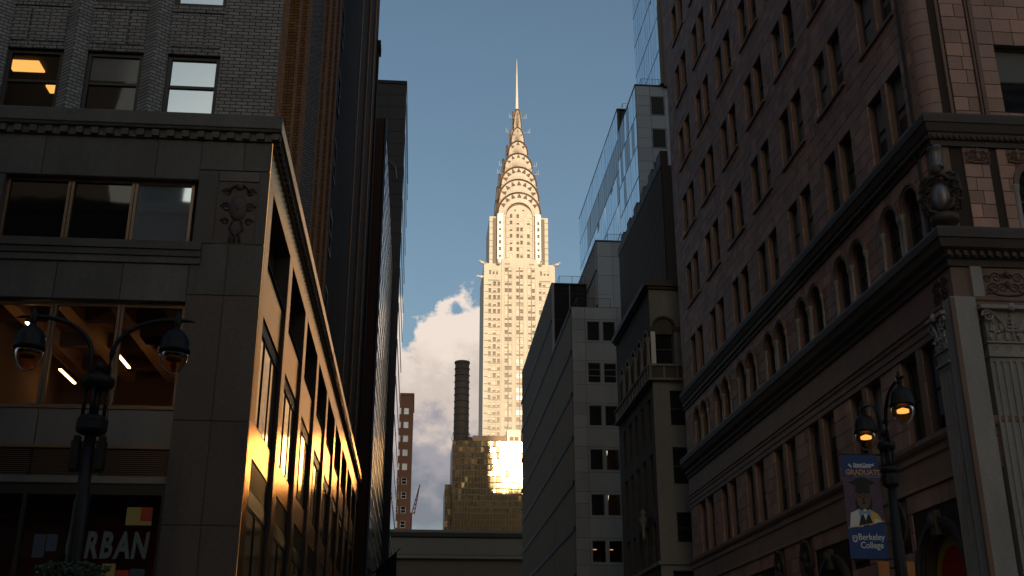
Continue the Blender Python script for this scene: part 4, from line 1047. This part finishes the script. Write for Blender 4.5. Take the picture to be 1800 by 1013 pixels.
glass_wall(X3, 105.05, 116, 47.0, 65.4, 1.37, 3.68, dark=((5, 8, 4, 5), (3, 4, 4, 5), (1, 2, 3, 4), (3, 5, 3, 4), (6, 7, 3, 4), (5, 6, 2, 3)))
glass_wall(X3, 116, 148.3, 44.6, 68.6, 1.47, 4.0, dark=((0, 17, 4, 5), (0, 1, 3, 4)))
g = MB(); g.box(X3+.3, 34, Y3+.02, 148.2, 46.8, 65.3).box(X3+.3, 34, 116, 148.2, 65.31, 68.5); g.build('upper_wall', 'seam_dark', sb_)
h3 = [(24.1, 25.5, 61.9, 64.1), (24.1, 25.5, 57.9, 60.1), (24.1, 25.5, 53.9, 56.1)]
panels(Y3, [X3+.02, 24.0, 25.6, 27.2, 30], [49, 50.3, 51.8, 53.8, 55.0, 56.2, 57.8, 59, 60.2, 61.8, 63, 64.2, 65.4], [(24.0, 25.6, a-.1, b+.1) for _, _, a, b in h3], m='blue_panel')
for a, b, c, d in h3: window(sb_, 'y', Y3, -1, 24.8, c-.05, 1.5, d-c+.1, .0, frame='blue_panel', fr=.05, rail=False, pane='dull_pane')
MB().box(X3-.05, 34, Y3-.08, 116, 65.42, 65.6).build('roof_edge', 'seam_dark', sb_); roofrail(23.2, 27, 105.4, 115, 65.6)
MB().box(X3-.04, 30, 115.9, 148.3, 68.62, 68.8).build('roof_edge', 'seam_dark', sb_); roofrail(23.2, 25, 116.4, 130, 68.8)
# tier 4 glass tower
MB().box(25.55, 40, 104.5, 117.4, 65.3, 112).build('tower_wall', 'mullion_dark', sb_)
glass_wall(25.2, 104.5, 117.5, 65.6, 112, 1.3, 4.22)

# ---------------------------------------------------------------- left buildings further down the street
ca = thing('curtain_wall_building', 'narrow dark building with pale horizontally banded curtain wall beyond the corner block', 'building', (-12, 95, 0))
X5 = -3.43
MB().box(-25, X5-.02, 77.2, 110, 0, 44.6).build('wall', 'red_brick_far', ca)
MB().box(X5-.02, X5, 77.6, 110, .2, 44.4).build('glazing', 'banded_glass', ca)
fin = MB().box(-16.1, 16.1, -.02, 0, 0, .34).mesh('fin', 'mullion_dark')
for k in range(32): place(fin, 'fin', ca, 'x', X5, 1, 93.8, .6+1.38*k)
mlm = MB().box(-.03, .03, -.012, 0, 0, 44.2).mesh('mullion', 'mullion_dark')
for k in range(16): place(mlm, 'mullion', ca, 'x', X5, 1, 77.7+2.1*k, .2)
MB().box(X5-.1, X5+.12, 77.2, 77.5, .1, 44.7).build('edge_strip', 'panel_grey', ca)
MB().box(XL-.6, XL-.3, 76.3, 76.7, 40, 49.5).build('flue', 'grey_metal', ca)
db = thing('dark_tower', 'tall dark panelled tower with thin glass edge standing beyond the banded curtain wall', 'building', (-15, 125, 0))
X6, Y6 = -2.72, 110.3
MB().box(-26, X6-.02, Y6+.02, 136, 0, 67.5).build('core', 'seam_dark', db)
for i in range(8):
    for k in range(40):
        x1 = X6-1.9*i; z0 = 6+k*1.54
        if z0+1.54 < 67.7 and i < 5: MB().box(x1-1.88, x1-.02, Y6-.02, Y6+.02, z0+.02, z0+1.52).build('facing_panel', 'dark_cladding', db)
MB().box(X6-.02, X6+.02, Y6+.3, 136, .2, 67.3).build('glass_edge', 'blue_glass', db)
for k in range(17): MB().box(X6, X6+.06, Y6+.3, 136, 4*k+1, 4*k+1.3).build('fin', 'grey_metal', db)
MB().box(-14, X6+.05, Y6-.1, 136, 67.5, 67.9).build('roof_edge', 'black_metal', db)
MB().tube([(-5.2,Y6-.15,56.0),(-5.0,Y6-.2,57.2),(-4.2,Y6-.25,57.6),(-3.6,Y6-.25,57.0),(-3.4,Y6-.25,55.5)], .06, 6).build('pipe_hoop', 'grey_metal', db)
MB().box(-6.8,-5.6,Y6-.05,Y6,60.0,62.5).build('window', 'pane_dark', db)

fp = thing('flagpole', 'thin flagpole with a drooping dark flag slanting out over the far left pavement', 'flagpole', (X5, 91, 11.4))
MB().tube([(X5-.05,91,11.35),(-1.35,88,12.95)], [.07,.035], 8).build('pole', 'black_metal', fp)
MB().ball((-1.35,88,12.95), .09, .09, .09, 8, 6).build('finial', 'grey_metal', fp)
fl = MB(); nn = 14
for i in range(nn):
    def fpnt(t, dz): return (X5+.25+(1.6)*t+.05*math.sin(9*t), 90.7-2.3*t+.12*math.sin(14*t), 11.55+1.25*t-dz)
    t0, t1 = i/nn, (i+1)/nn
    for j in range(6):
        fl.poly([fpnt(t0, .45*j), fpnt(t1, .45*j), fpnt(t1, .45*(j+1)), fpnt(t0, .45*(j+1))])
fl.build('flag', 'flag_navy', fp)

# ---------------------------------------------------------------- end of the street
tm = thing('low_terminal', 'low dark building with greenish cornice closing off the end of the street', 'building', (10, 310, 0))
MB().box(-30, 60, 300, 340, 0, 37.2).build('wall', 'dark_stone', tm)
MB().prism([(-30,300,37.2),(-30,298.6,37.6),(-30,298.6,38.4),(-30,300,38.6)], (90,0,0)).build('lower_cornice', 'copper_green', tm)
MB().box(-30, 60, 299.6, 340, 38.6, 43.0).build('frieze', 'copper_green', tm)
flm = MB().box(-.25, .25, -.12, 0, 0, 4.2).mesh('flute', 'copper_green')
for k in range(40): place(flm, 'flute', tm, 'y', 299.6, -1, -7.5+.95*k, 38.7)
MB().prism([(-30,300,43.0),(-30,298.8,43.3),(-30,297.9,44.2),(-30,297.9,44.9),(-30,300,45.0)], (90,0,0)).build('cornice', 'copper_green', tm)
bt_ = thing('brick_tower', 'slim reddish brick tower with pale sash windows at the far left of the gap', 'building', (-8, 340, 0))
g = MB(); rowsb = [86.0-4.25*k for k in range(20)]
hb = [(c-.75, c+.75, z-2.0, z) for z in rowsb for c in (-8.9, -6.75, -4.45) if z > 8]
wall(g, 'y', 330, -1, -20, -2.44, 0, 90, hb, .3); g.box(-20, -2.441, 330.4, 352, 0, 89.9); g.build('wall', 'red_brick_far', bt_)
MB().box(-20.2, -2.2, 329.8, 352, 90, 90.6).build('coping', 'red_brick_far', bt_)
rb2 = random.Random(11)
for i, (a, b, z0, z1) in enumerate(hb):
    pale = z1 > 65 or rb2.random() < .25
    window(bt_, 'y', 330, -1, (a+b)/2, z0, 1.5, 2.0, .2, frame='white_paint', fr=.12, pane='blind_white' if pale else 'pane_dark')
cr_ = thing('tower_crane', 'small red crane jib rising behind the slim brick tower', 'crane', (-1.0, 400, 0))
c0 = Vector((-2.2, 380, 62)); c1 = Vector((.3, 380, 72)); mb = MB()
mb.tube([c0, c1], .16, 5); mb.tube([c0+Vector((.9, 0, -.2)), c1], .16, 5)
for k in range(7):
    t = k/7; mb.tube([c0.lerp(c1, t), (c0+Vector((.9,0,-.2))).lerp(c1, t+.08)], .14, 4)
mb.build('jib', 'crane_red', cr_); MB().box(-2.9, -2.0, 379.5, 380.5, 0, 62.3).build('mast', 'crane_red', cr_)
ck = thing('smokestack', 'tall dark banded smokestack rising behind the mirror-glass block against the cloud', 'chimney', (16.6, 447, 0))
SX, SY, SR = 16.6, 447.0, 3.05
MB().lathe([(SR+.15,0),(SR+.1,104),(SR,118),(SR-.08,135.2)], (SX,SY,0), 24).build('shaft', 'stack_brown', ck, True)
for k in range(12): MB().lathe([(SR+.12,0),(SR+.2,.14),(SR+.2,.36),(SR+.12,.5)], (SX,SY,101.9+2.8*k), 24).build('band', 'stack_brown', ck, True)
MB().lathe([(SR-.05,135.1),(SR+.2,135.3),(SR+.2,136.1),(SR-.25,136.2),(SR-.25,135.5)], (SX,SY,0), 24).build('cap', 'stack_brown', ck, True)
MB().tube([(SX-SR-.1,SY,101.5),(SX-SR-.8,SY,103.5),(SX-SR-.1,SY,106)], .14, 5).build('bracket', 'black_metal', ck)
MB().tube([(SX+SR+.1,SY,101.5),(SX+SR+1.1,SY,103),(SX+SR+.1,SY,106)], .14, 5).build('bracket', 'black_metal', ck)
MB().tube([(SX+SR-.4,SY-SR*.6,101.5),(SX+SR-.4,SY-SR*.6,137.4)], .07, 5).build('ladder', 'black_metal', ck)

# mirrored hotel
hy = thing('mirrored_building', 'bronze mirror-glass block below the white tower, flashing the low sun at right', 'building', (34, 455, 0))
XH0, XH1, YH, ZH = 13.0, 57.0, 440.0, 101.2
MB().box(XH0+.05, XH1, YH+.05, 470, 0, ZH-.1).build('core', 'mullion_dark', hy)
nx, dx, dz = 35, 1.255, 2.42
pm = MB().box(-dx/2+.1, dx/2-.1, -.06, .03, .24, dz-.24).mesh('pane', 'mirror_gold')
rh = random.Random(9)
for j in range(12):
    for i in range(25):
        o = put(pm, 'pane', hy, (XH0+dx*(i+.5), YH, ZH-dz*(j+1)), rot=(rh.gauss(0, .008), 0, rh.gauss(0, .014)))
low = MB()
for j in range(41):
    for i in range(nx):
        if j < 12 and i < 25: continue
        x, z = XH0+dx*(i+.5), ZH-dz*(j+1); low.box(x-dx/2+.09, x+dx/2-.09, YH-.06, YH+.03, z+.08, z+dz-.08)
low.build('pane', 'mirror_gold', hy, kind='stuff')
MB().box(XH0-2.6, XH0-.1, YH+2, 470, 0, 83.7).build('side_wing', 'mullion_dark', hy)
pw = MB().box(-.5, .5, -.05, .03, .1, 2.3).mesh('pane', 'mirror_gold')
for k in range(9):
    for x in (XH0-2.0, XH0-.8): put(pw, 'pane', hy, (x, YH+2, 83.7-2.42*(k+1)), rot=(rh.gauss(0, .01), 0, rh.gauss(0, .02)))
MB().box(21.3, 34.5, YH+4, YH+12, ZH-.1, 104.2).build('plant_room', 'rooftop_tan', hy)
MB().box(19.0, 21.0, YH+4.2, YH+8, ZH-.1, 103.6).build('plant_room', 'stack_brown', hy)
MB().box(35.0, 40.6, YH+2, YH+8, ZH-.1, 106.3).build('roof_hut', 'white_paint', hy)
for x in (36.2, 38.2): MB().box(x, x+1.5, YH+1.95, YH+2, 101.9, 103.4).build('vent', 'rooftop_tan', hy)
MB().box(41.2, 43, YH+2, YH+7, ZH-.1, 105.4).build('roof_hut', 'rooftop_tan', hy)

# ---------------------------------------------------------------- the white tower with the arched steel crown
ch = thing('crowned_skyscraper', 'sunlit pale skyscraper with tiered arched steel crown and needle spire', 'skyscraper', (46.15, 522, 0))
CX, CY = 46.15, 518.4
FY = 505.0; HW = 17.5; X0c, X1c = CX-HW, CX+HW
pitch = 3.58
cols = [(30.94,32.3),(33.12,34.7),(35.3,36.66),(38.85,40.32),(40.76,42.23),(44.4,45.9),(46.35,47.85),(50.15,51.65),(52.1,53.6),(55.6,56.95),(57.5,58.85),(59.4,60.75)]
rowz = [201.3-pitch*k for k in range(24)]
big_h = [(a, b, z-1.0, z+1.0) for z in rowz for a, b in cols if not (z > 197 and (a < 37 or a > 55))]
small_h = [(a, b, 198.9, 201.1) for a, b in ((31.2,32.2),(32.9,33.9),(34.6,35.6),(56.3,57.3),(58.0,59.0),(59.7,60.7))]
hz = big_h+small_h
CXH = (37.3, 55.0)                    # projecting centre bay
side_h = [h for h in hz if h[1] < CXH[0] or h[0] > CXH[1]]; mid_h = [h for h in hz if CXH[0] < h[0] and h[1] < CXH[1]]
g = MB()
wall(g, 'y', FY+.5, -1, X0c, CXH[0], 60, 204.6, [h for h in side_h if h[1] < CXH[0]], .45); wall(g, 'y', FY+.5, -1, CXH[1], X1c, 60, 204.6, [h for h in side_h if h[0] > CXH[1]], .45)
wall(g, 'y', FY, -1, CXH[0], CXH[1], 60, 207.0, mid_h, .45)
for x in CXH: g.poly([(x,FY,60),(x,FY+.5,60),(x,FY+.5,207),(x,FY,207)])
g.poly([(X0c,FY+.5,60),(X0c,FY+35.5,60),(X0c,FY+35.5,204.6),(X0c,FY+.5,204.6)]); g.poly([(X1c,FY+.5,60),(X1c,FY+35.5,60),(X1c,FY+35.5,204.6),(X1c,FY+.5,204.6)])
g.poly([(X0c,FY+35.5,0),(X1c,FY+35.5,0),(X1c,FY+35.5,204.6),(X0c,FY+35.5,204.6)]); g.poly([(X0c,FY+.5,204.6),(X1c,FY+.5,204.6),(X1c,FY+35.5,204.6),(X0c,FY+35.5,204.6)])
g.poly([(CXH[0],FY,207),(CXH[1],FY,207),(CXH[1],FY+8,207),(CXH[0],FY+8,207)])
g.box(X0c+.05, X1c-.05, FY+1.2, FY+35.4, 0, 204)
g.build('shaft', 'white_brick', ch)
# three window meshes with different blinds
def twin(wd, ht, v):
    key = ('tw', round(wd,1), round(ht,1), v)
    if key in CACHE: return CACHE[key]
    h = wd/2; mb = MB(); mb.box(-h, h, 0, .1, 0, ht, 0)
    f = .1
    mb.box(-h, -h+f, -.07, 0, 0, ht, 1).box(h-f, h, -.07, 0, 0, ht, 1).box(-h+f, h-f, -.07, 0, ht/2-.06, ht/2+.06, 1)
    b = (0, .25, .42, .6, .96, 0)[v]
    if b: mb.box(-h+f, h-f, -.03, 0, ht*(1-b), ht, 2)
    CACHE[key] = mb.mesh('window', ['tower_pane' if v != 5 else 'tower_pane_dark', 'grey_strip', 'tower_blind']); return CACHE[key]
mat('grey_strip', (.50, .44, .36), .75); mat('tower_pane', (.060, .036, .022), .3, spec=.2); mat('tower_blind', (.74, .68, .57), .7); mat('tower_pane_dark', (.035, .018, .008), .2)
rw = random.Random(21)
for a, b, z0, z1 in hz:
    v = rw.choice((0, 0, 0, 1, 2, 2, 3, 4))
    if 44 < a < 48 and round((201.3-(z0+z1)/2)/pitch) in (5, 10, 13, 15, 17, 18, 20): v = 5
    place(twin(b-a, z1-z0, v), 'window', ch, 'y', FY if CXH[0] < a < CXH[1] else FY+.5, -1, (a+b)/2, z0, .3)
for a, b in cols[3:9]:
    for x in (a-.34, b+.10): fbox(MB(), 'y', FY, -1, x, x+.22, 100, 203, -.03, .02).build('brick_strip', 'grey_strip', ch)
# dark brick bands across the corners
for z in rowz[2:]:
    for a, b in ((29.1, 30.9), (61.0, 63.2)): fbox(MB(), 'y', FY+.5, -1, a, b, z-.9, z-.55, -.02, .02).build('dark_band', 'grey_band', ch)
    for a, b in ((30.9, 36.8), (55.5, 61.0)): fbox(MB(), 'y', FY+.5, -1, a, b, z-1.45, z-1.2, -.02, .02).build('dark_band', 'grey_band', ch)
for a, b in ((30.6, 36.4), (55.9, 61.4)): fbox(MB(), 'y', FY+.5, -1, a, b, 195.6, 196.0, -.03, .02).build('dark_band', 'grey_band', ch)
for a, b in ((38.9, 41.6), (51.0, 53.7)):
    for k in range(4): fbox(MB(), 'y', FY, -1, a+.65*k, a+.65*k+.4, 203.9, 204.8, -.05, .02).build('grille', 'grey_band', ch)
# eagle gargoyles at the setback corners
eg = MB(); eg.ball((0,-1.0,.5), .8, 1.7, .75, 10, 6).ball((0,-2.7,.9), .45, .7, .45, 8, 6); eg.tube([(0,-3.2,.9),(0,-3.9,.65)], [.28,.03], 6)
for s in (-1, 1): eg.prism([(s*.5,.4,.3),(s*1.2,-.4,.9),(s*1.0,.8,1.3)], (0,.4,0))
egm = eg.mesh('eagle_gargoyle', 'steel_crown', True)
for x, y, r in ((X0c, FY+.5, -45), (X1c, FY+.5, 45), (X0c, FY+2.5, -90), (CXH[0]-.9, FY+.4, -25), (CXH[1]+.9, FY+.4, 25)):
    put(egm, 'eagle_gargoyle', ch, (x, y, 204.0 if r not in (-90,) else 197.6), rotz=math.radians(r))
# upper shaft behind the crown arches
UZ = 231.5
g = MB(); g.box(31.4, 60.9, FY+4, FY+31, 204.61, UZ); g.build('upper_shaft', 'white_brick', ch)
for a, b in ((33.2, 34.9), (57.4, 59.1)): MB().box(a, b, FY+3.4, FY+4.2, 204.7, UZ-1).build('shaft_dark_strip', 'grey_band', ch)  # dark strips standing proud of the upper shaft
for k in range(7):
    for a, b in ((31.4, 33.2), (59.1, 60.9)): MB().box(a, b, FY+3.96, FY+4.05, 208+3.4*k, 208.25+3.4*k).build('dark_band', 'grey_band', ch)
uc = [(41.35,42.75),(44.7,46.1),(46.6,48.0),(50.0,51.5)]
ur = [230.9-3.58*k for k in range(7)]
uh = [(a, b, z-1.0, z+1.0) for z in ur for a, b in uc]+[(43.6,44.6,233.8,235.2),(47.7,48.7,233.8,235.2)]
g = MB(); ARC = (39.75, 52.8)
wall(g, 'y', FY+1.5, -1, ARC[0], ARC[1], 207.0, 231.0, [h for h in uh if h[3] < 231], .4)
arcp = [(ARC[0]+(ARC[1]-ARC[0])*(.5-.5*math.cos(math.pi*k/20)), FY+1.5, 231.0+6.4*math.sin(math.pi*k/20)) for k in range(21)]
g.poly(arcp); g.box(ARC[0]+.05, ARC[1]-.05, FY+2.0, FY+5, 206, 231); g.build('arched_bay', 'white_brick', ch)
for a, b, z0, z1 in uh: place(twin(b-a, z1-z0, rw.choice((0, 0, 1, 2, 4))), 'window', ch, 'y', FY+1.5, -1, (a+b)/2, z0, .3 if z1 < 231 else -.02)
for z in ur:
    for a, b in ((39.8, 41.3), (51.5, 52.75)): MB().box(a, b, FY+1.46, FY+1.5, z-1.2, z-1.0).build('dark_band', 'grey_band', ch)
# crown tiers: crossed arched vaults, each with a fanned steel face, rim painted dark as tier shade, triangular windows
tiers = [(10.7, 243.7, 231.6, 506.0), (9.95, 251.6, 240.3, 507.0), (8.9, 259.2, 249.0, 508.1), (6.95, 268.0, 259.6, 510.0), (4.9, 276.3, 268.6, 512.1), (3.3, 285.2, 276.5, 513.7), (1.85, 297.0, 286, 515.2)]
def arch_pts(w_, zs, zt, n=24, pw=1.0):
    return [(-w_*math.cos(math.pi*k/n), zs+(zt-zs)*math.sin(math.pi*k/n)**pw) for k in range(n+1)]
for ti, (w_, zt, zs, yf) in enumerate(tiers):
    half = CY-yf; hx = w_+.55
    zb = 204.7 if ti == 0 else zs-13
    pw = .95 if ti < 5 else 1.2
    A = arch_pts(w_, zs, zt, 24, pw)
    for ori in ('y', 'x'):
        P2 = A+[(w_, zb), (-w_, zb)]
        if ti == 0 and ori == 'y':
            # open the first tier so that the arched bay stands in it
            body = MB(); pl = [(CX+u, yf+1.2, z) for u, z in P2]; body.prism(pl, (0, 2*half-2.4, 0))
        else:
            body = MB()
            if ori == 'y': body.prism([(CX+u, yf+.35, z) for u, z in P2], (0, 2*half-.7, 0))
            else: body.prism([(CX-hx+.35, CY+u, z) for u, z in P2], (2*hx-.7, 0, 0))
        body.build('crown_vault', 'steel_rim', ch)
    # fanned front and left faces
    for sgn_, ori in ((-1, 'y'), (-1, 'x')):
        fan = MB(); n = 44; c0z = zs-(zt-zs)*.15
        inner = .64 if ti == 0 else .12
        An = arch_pts(w_*.965, zs, zt-.5, n, pw)
        for k in range(n):
            (u0, z0), (u1, z1) = An[k], An[k+1]
            um, zm = (u0+u1)/2, (z0+z1)/2
            q = lambda u, z, d: (CX+u, yf+d, z) if ori == 'y' else (CX-hx+d, CY+u, z)
            i0, i1, im = (u0*inner, c0z+(z0-c0z)*inner), (u1*inner, c0z+(z1-c0z)*inner), (um*inner, c0z+(zm-c0z)*inner)
            fan.poly([q(*i0, .3), q(*im, -.0), q(um, zm, -.0), q(u0, z0, .3)]); fan.poly([q(*im, -.0), q(*i1, .3), q(u1, z1, .3), q(um, zm, -.0)])
        if ti == 0:
            for s in (-1, 1):
                fan.poly([q(s*w_*.965, zb, .3), q(s*w_*.61, zb, .3), q(s*w_*.61, zs, .3), q(s*w_*.965, zs, .3)])
        fan.build('crown_face', 'steel_crown', ch)
        rim = MB(); An = arch_pts(w_+.12, zs, zt+.15, 20, pw)
        rim.tube([(CX+u, yf+.15, z) if ori == 'y' else (CX-hx+.15, CY+u, z) for u, z in An], .36 if ti < 5 else .24, 5); rim.build('crown_shade_rim', 'crown_shade_and_pane', ch)
    # triangular windows on the front face
    nt_ = (7, 7, 7, 5, 3, 3, 1)[ti]
    for k in range(nt_):
        a = math.pi*(k+1)/(nt_+1) if ti else math.pi*(.16+.68*k/6)
        rr0 = .78 if ti == 0 else .72
        cu, cz = -w_*rr0*math.cos(a), zs+(zt-zs)*rr0*math.sin(a)**pw
        s = (1.45 if ti < 3 else 1.1 if ti < 5 else .55)
        dxn, dzn = -math.cos(a), math.sin(a)
        tip = (cu+dxn*1.7*s, cz+dzn*1.7*s); b1 = (cu-dzn*.75*s, cz+dxn*.75*s); b2 = (cu+dzn*.75*s, cz-dxn*.75*s)
        MB().prism([(CX+p[0], yf-.12, p[1]) for p in (tip, b1, b2)], (0, .4, 0)).build('triangular_window', 'crown_shade_and_pane', ch)
for r_ in (0, .55, 1.1):
    MB().tube([(ARC[0]-.1-r_, FY+1.35, 207)]+[(CX+.12-(6.62+r_)*math.cos(math.pi*k/20), FY+1.35, 230.6+(6.7+r_)*math.sin(math.pi*k/20)) for k in range(21)]+[(ARC[1]+.1+r_, FY+1.35, 207)], .16, 5).build('arch_reveal', 'steel_rim', ch)
# white metal strips flanking the arched bay, with windows
for s in (-1, 1):
    x0, x1 = (35.2, 38.0) if s < 0 else (54.2, 57.0)
    MB().box(x0, x1, FY+.9, FY+1.6, 207.02, 232).build('steel_strip', 'steel_crown', ch)
    for k in range(6): place(twin(1.2, 1.9, rw.choice((0, 1, 2))), 'window', ch, 'y', FY+.9, -1, (x0+x1)/2+s*.1, 208.3+3.58*k, -.05)
    x0, x1 = (38.1, 39.6) if s < 0 else (52.9, 54.1)
    for k in range(4): MB().box(x0+.38*k, x0+.38*k+.16, FY+1.3, FY+1.8, 207.02, 234-.4*k).build('reveal_rib', 'steel_rim', ch)
# needle and its antennas
MB().lathe([(1.15,-3),(1.0,0),(.8,6),(.55,16),(.32,25),(.10,33.5)], (CX,CY,296.0), 12).build('spire', 'steel_crown', ch, True)
MB().lathe([(1.9,272),(1.75,286),(1.3,295),(1.1,298.5)], (CX,CY,0), 12).build('spire_base', 'steel_rim', ch, True)
for s in (-1, 1):
    for z, d in ((281.5, 6.2), (290.2, 4.4), (262.0, 9.6), (257.5, 10.6)):
        MB().tube([(CX+s*(d-3.2), CY-6, z), (CX+s*d, CY-6, z)], .07, 4).tube([(CX+s*d, CY-6, z-.2), (CX+s*d, CY-6, z+2.4)], .07, 4).tube([(CX+s*(d-.9), CY-6, z), (CX+s*(d-.9), CY-6, z+1.5)], .06, 4).build('antenna', 'white_paint', ch)

# ---------------------------------------------------------------- unseen city behind the viewpoint, slabs added to keep low sun off the street
def block(name, label, x0, x1, y0, y1, h, m='tower_far'):
    t = thing(name, label, 'building', ((x0+x1)/2, (y0+y1)/2, 0))
    MB().box(x0, x1, y0, y1, 0, h).build('wall', m, t)
    nz = int(h/4); mb = MB()
    for k in range(nz):
        mb.box(x0+1, x1-1, y1-.02, y1+.05, 4*k+1.4, 4*k+3.2)
    mb.build('window_band', 'pane_dark', t, kind='stuff')
    MB().box(x0-.3, x1+.3, y0-.3, y1+.3, h, h+.8).build('coping', m, t)
block('sun_shade_slab', 'tall unseen office slab behind the viewpoint, sized to hide the low sun from the street', -8, 112, -235, -200, 288)
block('sun_shade_slab', 'lower unseen office slab right of the tall one, sized to shade the mirror block foot', 112.4, 200, -235, -200, 219)
block('corner_block', 'low masonry block behind the viewpoint on the left of the street', -34, -11, -60, -14, 31.0, 'red_brick_far')
block('corner_block', 'taller unseen block behind the viewpoint at far left, added to darken the right wall', -130, -34.4, -60, -14, 72, 'low_stone')  # unseen mass added to cut western sky light on the right wall
block('corner_block', 'low masonry block behind the viewpoint on the right of the street', 14, 110, -60, -14, 13, 'low_stone')  # unseen block kept low so western sky light reaches the right front
wt = thing('rooftop_tank', 'round water tank on the low block behind the viewpoint', 'water tank', (-18.8, -20, 31.8))
MB().lathe([(1.6,0),(1.7,3.4),(.2,4.6)], (-18.8,-20,33.6), 16).build('tank', 'stack_brown', wt)
for dx_ in (-1, 1):
    for dy_ in (-1, 1): MB().box(-18.8+dx_*1.1-.1, -18.8+dx_*1.1+.1, -20+dy_*1.1-.1, -20+dy_*1.1+.1, 31.8, 33.7).build('leg', 'stack_brown', wt)
